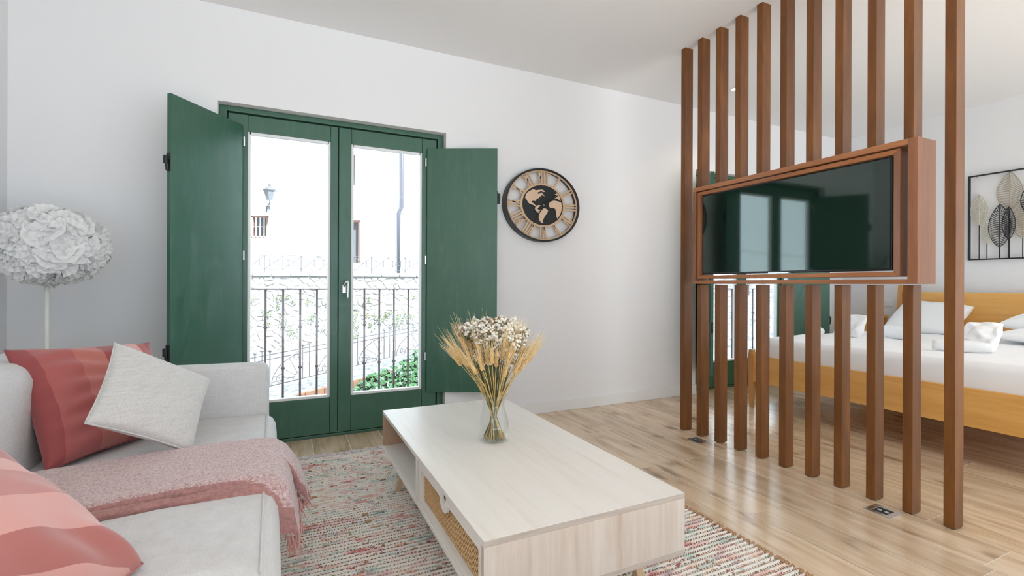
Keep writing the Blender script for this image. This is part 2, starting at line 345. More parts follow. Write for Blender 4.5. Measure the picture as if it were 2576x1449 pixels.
# ------------------------------------------------------------------ balcony doors
def door(dx=0):
    t = thing('door_1', (.35, 3.52, 0), 'green painted double balcony door with open shutters behind the sofa and coffee table', 'door', kind='structure')
    f = MB(); x0, x1 = OP[0][0]+.001, OP[0][1]-.001
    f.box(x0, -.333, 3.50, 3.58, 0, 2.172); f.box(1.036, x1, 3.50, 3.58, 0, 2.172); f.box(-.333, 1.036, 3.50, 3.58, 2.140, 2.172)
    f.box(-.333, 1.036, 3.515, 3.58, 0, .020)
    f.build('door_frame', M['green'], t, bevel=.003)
    g = MB(); g.box(-.333, -.326, 3.53, 3.57, .02, 2.14); g.box(1.029, 1.036, 3.53, 3.57, .02, 2.14); g.box(-.333, 1.036, 3.53, 3.57, 2.133, 2.14)
    g.build('rebate', M['dgreen'], t)
    for s, (a, b_, ga, gb, st) in enumerate(((-.326, .3305, -.206, .270, 0), (.3355, 1.029, .430, .909, 1))):
        lf = MB(); F0, F1 = 3.508, 3.56
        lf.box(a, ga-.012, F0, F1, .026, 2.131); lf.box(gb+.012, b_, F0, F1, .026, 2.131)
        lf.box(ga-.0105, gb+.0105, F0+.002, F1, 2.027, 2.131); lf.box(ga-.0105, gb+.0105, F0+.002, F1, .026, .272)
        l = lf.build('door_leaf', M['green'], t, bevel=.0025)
        bd = MB(); e = .012
        bd.box(ga-.012, ga+e*.4, F0+.012, F1-.008, .272, 2.027); bd.box(gb-e*.4, gb+.012, F0+.012, F1-.008, .272, 2.027)
        bd.box(ga, gb, F0+.012, F1-.008, 2.012, 2.027); bd.box(ga, gb, F0+.006, F1-.008, .272, .288)
        bd.build('glazing_bead', M['pvc'], l)
        MB().box(ga+.005, gb-.005, 3.535, 3.541, .288, 2.012).build('glass_pane', M['glass'], l)
        xx = .30 if s == 0 else .392
        for zz in (.66, 1.545): MB().box(xx-.008, xx+.008, F0-.002, F0+.002, zz-.04, zz+.04).build('lock_plate', M['green'], l, bevel=.001)
        if s: 
            MB().box(.36, .386, F0-.007, F0, .985, 1.045).build('handle_rose', M['steel'], l, bevel=.002)
            h = MB().tube([(.373, F0, 1.03), (.373, F0-.045, 1.045), (.377, F0-.055, 1.06), (.385, F0-.055, 1.07), (.391, F0-.052, 1.06), (.391, F0-.05, .96), (.388, F0-.05, .948)], .0075, 10)
            tag(h.build('handle', M['steel'], l, smooth=True), 'polished steel lever handle')
    cb = MB().box(.3305, .3355, 3.525, 3.55, .03, 2.13).build('meeting_gap', M['dgreen'], t)
    # shutters
    for s, (hx, hy, ox, oy) in enumerate(((-.244, 3.490, -.548, 3.070), (.952, 3.490, 1.418, 3.256))):
        hv = Vector((hx, hy)); ov = Vector((ox, oy)); d = (ov-hv).normalized(); n = Vector((-d.y, d.x))
        if n.y > 0: n = -n     # room side
        T = .024; e = [hv, ov, ov - n*T, hv - n*T]
        if s == 0: e = [hv, ov, ov-n*T, hv-n*T]
        sb = MB(); lo = [(p.x, p.y, .25) for p in e]; hi = [(p.x, p.y, 2.058) for p in e]
        if (e[1]-e[0]).cross(e[2]-e[1]) < 0: lo.reverse(); hi.reverse()
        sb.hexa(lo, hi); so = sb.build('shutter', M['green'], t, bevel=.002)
        for zz in (1.955, 1.23, .515):
            p = hv + n*.001 - d*.007
            MB().tube([(p.x, p.y, zz-.03), (p.x, p.y, zz+.03)], .006, 8).build('hinge', M['steel'], so, smooth=False)
        for zz in (1.69, .672):
            lb = MB(); p = ov - n*(T*.5)
            q = p + d*.016
            lb.hexa([(p.x-n.x*.011-d.x*.004, p.y-n.y*.011-d.y*.004, zz-.045), (p.x+n.x*.011-d.x*.004, p.y+n.y*.011-d.y*.004, zz-.045), (p.x+n.x*.011+d.x*.005, p.y+n.y*.011+d.y*.005, zz-.045), (p.x-n.x*.011+d.x*.005, p.y-n.y*.011+d.y*.005, zz-.045)],
                    [(p.x-n.x*.011-d.x*.004, p.y-n.y*.011-d.y*.004, zz+.05), (p.x+n.x*.011-d.x*.004, p.y+n.y*.011-d.y*.004, zz+.05), (p.x+n.x*.011+d.x*.005, p.y+n.y*.011+d.y*.005, zz+.05), (p.x-n.x*.011+d.x*.005, p.y-n.y*.011+d.y*.005, zz+.05)])
            lb.tube([(p.x, p.y, zz+.02), (q.x, q.y, zz+.03), (q.x, q.y, zz-.005), (p.x+d.x*.01, p.y+d.y*.01, zz-.03)], .0075, 6)
            lb.tube([(q.x-.004, q.y, zz+.034), (q.x-.004, q.y, zz-.008)], .010, 6)
            lb.tube([(p.x+d.x*.010, p.y+d.y*.010, zz-.018), (p.x+d.x*.010, p.y+d.y*.010, zz-.042)], .008, 6)
            tag(lb.build('latch', M['black'], so), 'black iron catch on the shutter edge')
    return t
d1 = door()
d2 = copy_tree(d1); d2.location.x += DX; d2.name = 'door_2'
d2['label'] = 'green balcony door with shutters in the bedroom, seen between the brown slats'
# ------------------------------------------------------------------ room divider
PY = [2.631-.1545*i for i in range(11)]; PS = .044; PX0 = 2.603
rd = thing('slatted_room_divider', (2.64, 1.86, 0), 'dark walnut slatted room divider from floor to ceiling with a framed opening for the television', 'divider')
def post(i, z0, z1, y):
    mb = MB().box(0, .074, 0, PS-.004, z0, z1); o = mb.build('slat', M['post'], rd, bevel=.0015); o.location = (PX0, y-PS+.004, 0); return o
FT, FB = 1.727, 1.060
for i, y in enumerate(PY):
    if i in (0, 10): post(i, .004, ZC, y)
    else:
        post(i, .004, FB-.005, y); post(i, FT+.001, ZC, y)
for i, y in enumerate(PY):
    MB().tube([(PX0+.037, y-PS/2, 0), (PX0+.037, y-PS/2, .004)], .012, 8).build('foot', M['black'], rd)
# outer surround
OY0, OY1, IY0, IY1 = 1.172, 2.492, 1.212, 2.470
XS, XE = 2.578, 2.715
o_ = MB().box(XS, XE, IY0, OY1, FT-.028, FT).build('surround_top', M['walnut_y'], rd, bevel=.002)
o_ = MB().box(XS, XE, IY0, OY1, FB, FB+.022).build('surround_bottom', M['walnut_y'], rd, bevel=.002)
o_ = MB().box(XS, XE, IY1, OY1, FB+.022, FT-.028).build('surround_side', M['walnut_z'], rd, bevel=.002)
o_ = MB().box(XS, XE+.02, OY0, IY0, FB, FT).build('surround_side', M['walnut_z'], rd, bevel=.002)
# inner swivel frame
sy0, sy1, sz0, sz1 = 1.246, 2.461, 1.095, 1.692; k = .030
tv_fr = MB()
def mitre(mb, x0, x1, A, B):
    """frame ring between outer rect A and inner rect B (y0,y1,z0,z1)"""
    o = [(A[0],A[2]),(A[1],A[2]),(A[1],A[3]),(A[0],A[3])]; i = [(B[0],B[2]),(B[1],B[2]),(B[1],B[3]),(B[0],B[3])]
    for q in range(4):
        r = (q+1) % 4
        mb.hexa([(x0,)+o[q], (x0,)+o[r], (x0,)+i[r], (x0,)+i[q]], [(x1,)+o[q], (x1,)+o[r], (x1,)+i[r], (x1,)+i[q]])
names = []
A = (sy0, sy1, sz0, sz1); B = (sy0+k, sy1-k*.55, sz0+k*.75, sz1-k*.7)
o4 = [(A[0],A[2]),(A[1],A[2]),(A[1],A[3]),(A[0],A[3])]; i4 = [(B[0],B[2]),(B[1],B[2]),(B[1],B[3]),(B[0],B[3])]
for q in range(4):
    r = (q+1) % 4; mb = MB(); x0, x1 = 2.588, 2.70
    mb.hexa([(x0,)+o4[q], (x0,)+o4[r], (x0+.006,)+i4[r], (x0+.006,)+i4[q]], [(x1,)+o4[q], (x1,)+o4[r], (x1,)+i4[r], (x1,)+i4[q]])
    mb.build('swivel_frame_side', M['walnut_y'] if q % 2 == 0 else M['walnut_z'], rd, bevel=.0015)
for yy in (1.85,):
    MB().tube([(2.65, yy, FB+.020), (2.65, yy, sz0+.002)], .012, 10).build('pivot', M['steel'], rd)
    MB().tube([(2.65, yy, sz1-.002), (2.65, yy, FT-.026)], .012, 10).build('pivot', M['steel'], rd)
# television
tv = thing('television', (2.63, 1.86, 1.12), 'flat black television held in the walnut frame of the slatted divider', 'television')
TY0, TY1, TZ0, TZ1 = 1.290, 2.436, 1.124, 1.668
MB().box(2.612, 2.65, TY0, TY1, TZ0, TZ1).build('casing', M['tvblack'], tv, bevel=.003)
MB().box(2.6095, 2.612, TY0+.007, TY1-.007, TZ0+.012, TZ1-.007).build('screen', M['screen'], tv)
MB().box(2.655, 2.70, 1.5, 2.2, 1.22, 1.56).build('back_cover', M['tvblack'], tv, bevel=.01)
MB().box(2.600, 2.620, 1.80, 1.93, TZ0-.004, TZ0+.004).build('sensor_bar', M['steel'], tv, bevel=.001)
# ------------------------------------------------------------------ floor sockets
def socket(x0, x1, y0, y1, label):
    t = thing('floor_socket', ((x0+x1)/2, (y0+y1)/2, 0), label, 'socket', 'steel floor sockets beside the slats')
    p = MB(); a, b_, c_, d_ = x0+.022, x1-.022, y0+.026, y1-.026
    p.box(x0, x1, y0, c_, 0, .004); p.box(x0, x1, d_, y1, 0, .004); p.box(x0, a, c_, d_, 0, .004); p.box(b_, x1, c_, d_, 0, .004)
    p.build('plate', M['steel'], t, bevel=.001)
    MB().box(a, b_, c_, d_, 0, .0012).build('well', M['dgreen'], t)
    for s in (-1, 1):
        yy = (y0+y1)/2+s*.016; mb = MB(); mb.lathe([(.011, .0012), (.011, .0032), (.0065, .0038), (.006, .0015), (0, .0015)], ((x0+x1)/2, yy, 0), 14)
        mb.build('outlet', M['steel'], t, smooth=False)
socket(2.466, 2.574, 1.221, 1.334, 'brushed steel floor socket beside the third slat foot from the right')
socket(2.474, 2.571, 2.329, 2.446, 'brushed steel floor socket beside the second slat foot from the left')
# ------------------------------------------------------------------ wall clock
CX_, CY_, CZ_, CA, CB = 1.880, 3.392, 1.690, .3255, .280
ck = thing('wall_clock', (CX_, 3.44, CZ_), 'round open metal wall clock with wooden Roman numerals and a world map dial', 'clock')
def cp(r, an, y): return (CX_+CA*r*math.sin(an), y, CZ_+CB*r*math.cos(an))
def cq(x_, z_, y): return (CX_+CA*x_, y, CZ_+CB*z_)
def ring(r0, r1, y0, y1, n=96):
    mb = MB(); base = 0
    for i in range(n):
        an = 2*PI*i/n; mb.v += [cp(r0, an, y0), cp(r1, an, y0), cp(r1, an, y1), cp(r0, an, y1)]
    for i in range(n):
        j = (i+1) % n
        for k_ in range(4):
            k2 = (k_+1) % 4; mb.f.append((4*i+k_, 4*i+k2, 4*j+k2, 4*j+k_))
    return mb
ring(1.0, 1.052, CY_-.012, 3.4395).build('rim', M['black'], ck, smooth=False)
ring(.962, 1.0, CY_-.002, CY_+.006).build('outer_ring', M['clockwood'], ck)
ring(.575, .632, CY_-.002, CY_+.006).build('inner_ring', M['clockwood'], ck)
dm = MB(); dm.prism([(math.sin(2*PI*i/64)*.578, math.cos(2*PI*i/64)*.578) for i in range(64)], lambda p, t: cq(p[0], p[1], t), CY_+.001, CY_+.005); dm.build('dial', M['dial'], ck)
conts = {'n': [(545,520),(590,495),(615,480),(650,503),(690,495),(760,490),(795,520),(785,530),(735,512),(700,530),(668,542),(700,562),(722,545),(742,535),(770,565),(792,595),(752,578),(700,622),(655,650),(652,675),(632,665),(592,670),(580,690),(612,702),(622,718),(652,742),(640,752),(600,727),(560,717),(530,688),(512,650),(487,620),(500,570),(520,540)],
 's1': [(650,750),(700,735),(738,745),(720,778),(735,800),(712,838),(697,862),(665,838),(640,800)],
 's2': [(778,785),(815,795),(848,825),(830,880),(802,900),(775,960),(760,990),(778,1028),(745,1020),(715,985),(700,930),(706,880),(735,835)],
 'a': [(890,680),(940,665),(1000,675),(1055,692),(1068,730),(1070,790),(1060,850),(1035,910),(1000,955),(985,920),(978,850),(965,800),(930,780),(885,785),(860,750),(865,705)],
 'e': [(958,562),(990,548),(1022,580),(1045,630),(1052,672),(1020,650),(985,628),(940,645),(912,652),(950,610),(985,585)]}
for kx, pl in conts.items():
    pp = [((a-768)/562*1.0, (740+.09*(a-768)-b_)/553) for a, b_ in pl]
    mb = MB(); mb.prism(pp, lambda p, t: cq(p[0], p[1], t), CY_-.003, CY_+.001); mb.build('map_continent', M['clockwood2'], ck)
NUM = ['XII', 'I', 'II', 'III', 'IV', 'V', 'VI', 'VII', 'VIII', 'IX', 'X', 'XI']
for h_, s_ in enumerate(NUM):
    an = h_*PI/6; wd = {'I': .075, 'V': .135, 'X': .15}; tot = sum(wd[ch] for ch in s_); xx = -tot/2; mb = MB()
    ux, uz = math.sin(an), math.cos(an); vx, vz = math.cos(an), -math.sin(an)
    def P2(a, r): return (ux*r+vx*a, uz*r+vz*a)
    def stroke(a0, r0, a1, r1, wth):
        q = [P2(a0-wth/2, r0), P2(a0+wth/2, r0), P2(a1+wth/2, r1), P2(a1-wth/2, r1)]
        mb.prism(q, lambda p, t: cq(p[0], p[1], t), CY_-.002, CY_+.005)
    for ch in s_:
        a = xx; b_ = xx+wd[ch]; xx = b_; r0, r1 = .628, .968; c_ = (a+b_)/2
        if ch == 'I': stroke(c_, r0, c_, r1, .044)
        elif ch == 'V': stroke(c_-.005, r0, a+.022, r1, .054); stroke(c_+.005, r0, b_-.018, r1, .030)
        else: stroke(b_-.025, r0, a+.025, r1, .054); stroke(a+.025, r0, b_-.025, r1, .030)
    mb.build('numeral', M['clockwood'], ck)
def hand(x0, z0, x1, z1, w0, w1, y):
    a = Vector((x0, z0)); b_ = Vector((x1, z1)); n = (b_-a).normalized(); n = Vector((-n.y, n.x)); mb = MB()
    mb.prism([tuple(a+n*w0), tuple(a-n*w0), tuple(b_-n*w1), tuple(b_+n*w1)], lambda p, t: cq(p[0], p[1], t), y-.0025, y); mb.build('hand', M['black'], ck)
hand(-.14, -.13, .22, .19, .036, .030, CY_-.006); hand(-.11, -.11, .40, .31, .020, .014, CY_-.010); hand(.05, .09, -.30, -.55, .005, .005, CY_-.013)
MB().tube([(CX_, CY_-.016, CZ_), (CX_, CY_+.02, CZ_)], .007, 12).build('spindle', M['steel'], ck)
mb = MB(); mb.box(CX_-.03, CX_+.03, CY_+.005, 3.4395, CZ_-.03, CZ_+.03); mb.build('movement_box', M['black'], ck)
# ------------------------------------------------------------------ sofa
sf = thing('sofa', (-.5, 1.65, 0), 'light grey linen sofa along the left wall with low arms', 'sofa')
def ext_y(prof, y0, y1, ny=2):
    mb = MB(); n = len(prof)
    for j in range(ny):
        y = y0+(y1-y0)*j/(ny-1)
        for p in prof: mb.v.append((p[0], y, p[1]))
    for j in range(ny-1):
        for i in range(n): k2 = (i+1) % n; mb.f.append((j*n+i, (j+1)*n+i, (j+1)*n+k2, j*n+k2))
    mb.f.append(tuple(range(n))); mb.f.append(tuple(reversed(range((ny-1)*n, ny*n)))); return mb
FX = -.013
seatp = [(-.84, .20), (-.84, .415), (-.6, .424), (-.3, .428), (-.12, .424), (FX-.045, .4195), (FX-.018, .405), (FX-.004, .375), (FX, .33), (FX-.002, .27), (FX-.006, .215), (FX-.03, .20)]
o = ext_y(seatp, .778, 2.588, 3).build('seat_cushion', M['sofa'], sf, smooth=False, bevel=.010, seg=3)
o = MB().box(-.95, FX-.012, .66, 2.71, .085, .198).build('base', M['sofa'], sf, bevel=.015, seg=3)
pp = MB().tube([(FX-.043, .785, .4205), (FX-.043, 1.6, .4205), (FX-.043, 2.583, .4205)], .0035, 6); pp.build('piping', M['sofa'], sf, smooth=True)
pp = MB().tube([(FX-.038, 2.5875, .41), (FX-.012, 2.5875, .38), (FX-.006, 2.5875, .33), (FX-.006, 2.5875, .22)], .0035, 6); pp.build('piping', M['sofa'], sf, smooth=True)
for (y0, y1) in ((2.592, 2.715), (.650, .774)):
    pf = [(-1.02, .09), (-1.02, .672), (-.5, .668), (-.10, .660), (-.055, .652), (-.047, .63), (-.046, .2), (-.05, .09)]
    ext_y(pf, y0, y1, 2).build('armrest', M['sofa'], sf, bevel=.020, seg=4)
bp = [(-.76, .40), (-.785, .60), (-.80, .70), (-.825, .738), (-.87, .755), (-1.0, .765), (-1.07, .745), (-1.085, .70), (-1.085, .09), (-.84, .09), (-.84, .40)]
ext_y(bp, .70, 2.67, 2).build('backrest', M['sofa'], sf, bevel=.025, seg=4)
for (x_, y_) in ((-.12, .75), (-.12, 2.62), (-.98, .75), (-.98, 2.62)):
    MB().hexa([(x_-.015, y_-.015, 0), (x_+.015, y_-.015, 0), (x_+.015, y_+.015, 0), (x_-.015, y_+.015, 0)], [(x_-.025, y_-.025, .09), (x_+.025, y_-.025, .09), (x_+.025, y_+.025, .09), (x_-.025, y_+.025, .09)]).build('leg', M['legw'], sf)
sf.rotation_euler.z = .0215
# ------------------------------------------------------------------ pillows
def pillow(name, cn, th, mat, label=None, cat=None, group=None, n=36, pinch=.09, wr=.006, seed=0, flip=False, seam=True, swap=False, fold=None, power=.42, corner=.0):
    BL, BR, TR, TL = [Vector(c_) for c_ in cn]; nn = ((BR-BL)+(TR-TL)).cross((TL-BL)+(TR-BR)).normalized()
    mb = MB(); mb.uv = []; idx = {}
    def P(u, v):
        u2 = u*(1-pinch*(1-v*v)); v2 = v*(1-pinch*(1-u*u)); a, b_ = (u2+1)/2, (v2+1)/2
        return BL*(1-a)*(1-b_)+BR*a*(1-b_)+TR*a*b_+TL*(1-a)*b_
    for side in (1, -1):
        for i in range(n+1):
            for j in range(n+1):
                u = -math.cos(PI*i/n)*.35+(-1+2*i/n)*.65; v = -math.cos(PI*j/n)*.35+(-1+2*j/n)*.65
                edge = i in (0, n) or j in (0, n)
                if edge and side == -1: continue
                q = max(0, (1-u*u)*(1-v*v)); t_ = th*(q**power)
                w_ = 0
                if not edge:
                    w_ = noise.noise(Vector((u*2.2+seed, v*2.2, seed*.7)))*wr*2.0*q**.3
                    if fold: w_ += fold(u, v)*q**.25
                idx[(side, i, j)] = len(mb.v); mb.v.append(tuple(P(u, v)+nn*side*(t_+w_))); mb.uv.append(((v+1)/2+.42*(u-1)/2+.30, (u+1)/2) if swap else ((u+1)/2, (v+1)/2))
    g = lambda s, i, j: idx.get((s, i, j), idx.get((1, i, j)))
    for s in (1, -1):
        for i in range(n):
            for j in range(n):
                q = (g(s, i, j), g(s, i+1, j), g(s, i+1, j+1), g(s, i, j+1)); mb.f.append(q if s == 1 else tuple(reversed(q)))
    if label:
        if seam:
            root = thing(name, tuple((BL+BR)/2), label, cat, group); mb.build('cover', mat, root, smooth=True)
            pts = []
            for i in range(24): pts.append(P(-1+2*i/24, -1))
            for i in range(24): pts.append(P(1, -1+2*i/24))
            for i in range(24): pts.append(P(1-2*i/24, 1))
            for i in range(24): pts.append(P(-1, 1-2*i/24))
            MB().tube(pts, .0028, 6, closed=True).build('seam', mat, root, smooth=True); return root
        return tag(mb.build(name, mat, None, smooth=True), label, cat, group)
    return mb
def redfold(u, v): return .007*math.sin(v*19+2.6*noise.noise(Vector((u*1.4, v*1.1, 3))))*max(0, 1-abs(u+.35)*1.1) + .006*math.sin((u-v)*11)*max(0, u)
pillow('striped_pillow', [(-.700, 2.055, .435), (-.405, 2.49, .425), (-.555, 2.66, .780), (-.935, 2.40, .800)], .085, M['red'],
       'red and rose striped pillow against the sofa back behind the grey cushion', 'pillow', 'striped pillows on the sofa', n=64, seed=1, fold=redfold, wr=.007, pinch=.07)
pillow('linen_cushion', [(-.565, 1.93, .610), (-.300, 2.055, .440), (-.285, 2.40, .640), (-.570, 2.24, .828)], .060, M['cush'],
       'light grey linen cushion tilted on one corner in front of the red pillow', 'cushion', n=40, seed=4, wr=.003, pinch=.06)
def pinkfold(u, v): return .012*math.sin((u+v)*16)*max(0, u-.35)*max(0, .5-v) + .008*math.sin(u*13+v*4)*max(0, -v+.1)*max(0, .6+u)
pillow('striped_pillow', [(-.46, .79, .445), (-.277, 1.285, .440), (-.66, 1.47, .735), (-.82, .98, .75)], .105, M['pink'],
       'pale pink striped pillow nearest the camera at the left edge', 'pillow', 'striped pillows on the sofa', n=56, seed=7, fold=pinkfold, pinch=.03, wr=.008, swap=True)
# ------------------------------------------------------------------ throw
th = thing('throw_blanket', (-.3, 1.85, .43), 'folded dusty pink boucle throw across the seat, hanging over the front edge', 'blanket')
def band(name, outer, inner, ynear, yfar, ny, amp, seed):
    prof = outer+list(reversed(inner)); n = len(prof); mb = MB()
    L = [0]
    for i in range(1, len(outer)): L.append(L[-1]+(Vector(outer[i])-Vector(outer[i-1])).length)
    for j in range(ny+1):
        t_ = j/ny
        for i, p in enumerate(prof):
            ii = i if i < len(outer) else 2*len(outer)-1-i
            x_ = outer[ii][0]; s_ = L[ii]
            y0 = ynear(x_, s_); y1 = yfar(x_, s_); y = y0+(y1-y0)*t_
            rr = min(t_, 1-t_)*ny
            sh = 0
            mid = ((outer[ii][0]+inner[ii][0])/2, (outer[ii][1]+inner[ii][1])/2)
            q = Vector(p)
            if rr < .5: q = q.lerp(Vector(mid), .45)
            nz = noise.noise(Vector((x_*9+seed, y*9, s_*9)))*amp + noise.noise(Vector((x_*30+seed, y*30, s_*30)))*amp*.5
            top = i < len(outer)
            off = Vector((0, 0))
            if top: off = Vector((nz*(1 if x_ > 0 else 0), abs(nz)*(1 if x_ <= 0.02 else .2)))
            mb.v.append((q.x+off.x, y, q.y+off.y))
    for j in range(ny):
        for i in range(n): k2 = (i+1) % n; mb.f.append((j*n+i, j*n+k2, (j+1)*n+k2, (j+1)*n+i))
    mb.f.append(tuple(reversed(range(n)))); mb.f.append(tuple(range(ny*n, ny*n+n)))
    return mb
def dense(pts, n):
    pts = [Vector(p) for p in pts]; out = []
    L = [0]
    for i in range(1, len(pts)): L.append(L[-1]+(pts[i]-pts[i-1]).length)
    for k_ in range(n):
        s_ = L[-1]*k_/(n-1); i = 0
        while i < len(L)-2 and L[i+1] < s_: i += 1
        f_ = (s_-L[i])/(L[i+1]-L[i]); a = pts[max(i-1, 0)]; b_ = pts[i]; c_ = pts[i+1]; d_ = pts[min(i+2, len(pts)-1)]
        q = .5*((2*b_)+(c_-a)*f_+(2*a-5*b_+4*c_-d_)*f_*f_+(3*b_-a-3*c_+d_)*f_**3); out.append((q.x, q.y))
    return out
def ynear(x_, s_):
    if x_ < -.28: return 1.655+(x_+.28)*.16
    if x_ < -.03: return 1.655+(x_+.28)*.02
    return 1.66-min(.05, (x_+.03)*.9)
def yfar(x_, s_): return 2.06+(x_+.2)*.09 if x_ < -.2 else 2.06
up_o = dense([(-.74, .455), (-.5, .462), (-.3, .466), (-.10, .465), (-.03, .457), (.005, .43), (.022, .39), (.032, .34), (.042, .29), (.048, .272)], 60)
up_i = dense([(-.74, .449), (-.5, .453), (-.3, .457), (-.10, .456), (-.035, .447), (-.008, .415), (.006, .385), (.010, .34), (.010, .30), (.010, .275)], 60)
lo_o = dense([(-.735, .443), (-.5, .446), (-.3, .448), (-.10, .446), (-.035, .439), (-.010, .412), (.003, .38), (.005, .35), (.005, .32), (.004, .30)], 44)
lo_i = dense([(-.735, .430), (-.5, .431), (-.3, .433), (-.10, .430), (-.05, .426), (-.022, .405), (-.009, .375), (-.008, .35), (-.008, .32), (-.008, .30)], 44)
band('u', up_o, up_i, ynear, lambda x_, s_: yfar(x_, s_) if x_ < 0 else 2.06-min(.16, x_*4), 40, .003, 1).build('top_layer', M['throw'], th, smooth=True, sub=1)
band('l', lo_o, lo_i, lambda x_, s_: ynear(x_, s_)-.028+.006*math.sin(x_*17), lambda x_, s_: yfar(x_, s_)-.01, 20, .003, 5).build('under_layer', M['throw'], th, smooth=True, sub=1)
fo = dense([(-.06, .461), (-.02, .452), (.015, .425), (.045, .38), (.065, .33), (.078, .29), (.082, .265)], 26)
fi = dense([(-.06, .452), (-.02, .440), (.005, .41), (.022, .37), (.035, .33), (.045, .29), (.050, .265)], 26)
band('f', fo, fi, lambda x_, s_: 1.86+x_*.3, lambda x_, s_: 2.055, 16, .005, 9).build('end_flap', M['throw'], th, smooth=True, sub=1)
fr = MB(); r_ = random.Random(5)
for k_ in range(150):
    g = k_ % 5
    if g < 3: x_, y_, z_, ln = r_.uniform(.008, .050), r_.uniform(1.61, 1.88), .278, r_.uniform(.045, .085)
    else: x_, y_, z_, ln = r_.uniform(.048, .080), r_.uniform(1.90, 2.05), .268, r_.uniform(.03, .055)
    dx_, dy_ = r_.uniform(-.012, .022), r_.uniform(-.014, .012)
    fr.tube([(x_, y_, z_+.01), (x_+dx_*.3, y_+dy_*.2, z_-ln*.35), (x_+dx_*.7+r_.uniform(-.004, .004), y_+dy_, z_-ln*.7), (x_+dx_, y_+dy_*1.2, z_-ln)], [.0022, .002, .0018, .001], 4)
stuff(fr.build('fringe', M['fringe'], th))
M['throw_back_shaded'] = plain('throw_woven_back_shaded', (.40, .20, .185), .95, noise_amt=.25, nscale=90, bmp=.5, bscale=260, sheen=.4)
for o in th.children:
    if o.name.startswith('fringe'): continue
    o.data.materials.append(M['throw_back_shaded'])
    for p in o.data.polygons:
        if p.normal.y < -.45 or o.name.startswith('under'): p.material_index = 1  # under layer and near-facing sides darker, shade put into the colour
# ------------------------------------------------------------------ rug
rg = thing('rug', (.72, 1.7, 0), 'pastel multicoloured woven rag rug under the coffee table', 'rug')
RX0, RX1, RY0, RY1 = -.085, 1.712, .25, 3.105
mb = MB(); NXr = 170; NYr = int((RY1-RY0)/RIB)*6; dyr = RIB/6
for j in range(NYr+1):
    y = RY0+j*dyr
    for i in range(NXr+1):
        x_ = RX0+(RX1-RX0)*i/NXr; ww = math.sin(2*PI*y/RIB)
        yw = y+.0012*noise.noise(Vector((x_*3, y*3, 0)))
        xe = x_+(.006*noise.noise(Vector((y*20, 3, i*1.0))) if i in (0, NXr) else 0)
        z_ = .0075+.0060*max(-.7, ww)+.0018*noise.noise(Vector((x_*60, y*25, 2)))
        if i in (0, NXr) or j in (0, NYr): z_ = .001
        mb.v.append((xe, yw, z_))
for j in range(NYr):
    for i in range(NXr): a = j*(NXr+1)+i; mb.f.append((a, a+1, a+NXr+2, a+NXr+1))
mb.build('weave', M['rug'], rg, smooth=True)
fr = MB(); r_ = random.Random(9)
for k_ in range(260):
    x_ = RX0+(RX1-RX0)*(k_+r_.random())/260; y_ = RY1-.015; ln = r_.uniform(.03, .065); sgn = r_.choice((-1, 1)); a = r_.uniform(.3, 1.0)
    fr.tube([(x_, y_, .008), (x_+sgn*.008*a, y_+ln*.4, .007), (x_+sgn*.03*a, y_+ln*.75, .006), (x_+sgn*.02*a, y_+ln, .008), (x_-sgn*.008, y_+ln*.95, .005)], .0026, 4)
stuff(fr.build('fringe', M['rugfringe'], rg))
kn = MB()
for k_ in range(150):
    y_ = .5+(RY1-.55)*(k_+r_.random())/150; x_ = RX1-.006; 
    kn.tube([(x_-.012, y_, .009), (x_+.006, y_+r_.uniform(-.006, .006), .013), (x_+.011, y_+.005, .006)], .0048, 5)
stuff(kn.build('edge_loops', M['knot'], rg))
kn = MB()
for k_ in range(420):
    x_, y_ = r_.uniform(RX0, RX1-.02), r_.uniform(RY0, RY1-.05); a = r_.uniform(.002, .006); L_ = r_.choice((1, 1, 1, 3))
    kn.tube([(x_-a*L_, y_, .010), (x_-a*L_*.5, y_, .012+a*.2), (x_+a*L_*.5, y_+.002, .012+a*.2), (x_+a*L_, y_+.003, .010)], [.001, a*.7, a*.7, .001], 5)
stuff(kn.build('slub_knots', M['knot'], rg))
# ------------------------------------------------------------------ coffee table
ct = thing('coffee_table', (.82, 1.88, 0), 'whitewashed wooden coffee table with a rattan drawer and an open compartment', 'table')
X0, X1, Y0, Y1, Z0, Z1, T = .471, 1.170, 1.160, 2.590, .180, .380, .018
M['pale_end'] = wood('whitewashed_end_grain_shaded', [(.25, (.33, .26, .215)), (.5, (.46, .39, .34)), (.75, (.54, .475, .42))], 'x', .55, 1.6)  # panel ends carry the same painted shade as the end panel
for o in (MB().box(X0, X1, Y0, Y1, Z1-T, Z1).build('top_panel', M['pale_y'], ct, bevel=.0012), MB().box(X0, X1, Y0, Y1, Z0, Z0+T).build('bottom_panel', M['pale_y'], ct, bevel=.0012)):
    o.data.materials.append(M['pale_end'])
    for p in o.data.polygons:
        if abs(p.normal.y) > .9: p.material_index = 1
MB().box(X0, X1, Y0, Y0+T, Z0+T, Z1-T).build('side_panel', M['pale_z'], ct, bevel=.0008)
MB().box(X0, X1, Y1-T, Y1, Z0+T, Z1-T).build('side_panel', M['pale_in_shaded'], ct, bevel=.0008)
MB().box(X1-T, X1, Y0+T, Y1-T, Z0+T, Z1-T).build('back_panel', M['pale_in_shaded'], ct)
MB().box(X0, X1-T, 1.862, 1.880, Z0+T, Z1-T).build('divider', M['pale_y'], ct, bevel=.0008)
dr = MB(); a, b_, c_, d_ = Y0+T+.003, 1.842, Z0+T+.002, Z1-T-.002; fx = X0+.002; fd = .026; bt = .009
ia, ib, ic, id_ = a+.022, b_-.026, c_+.020, d_-.022
dr.box(fx, fx+fd, a, ia, c_, d_); dr.box(fx, fx+fd, ib, b_, c_, d_); dr.box(fx, fx+fd, ia, ib, c_, ic)
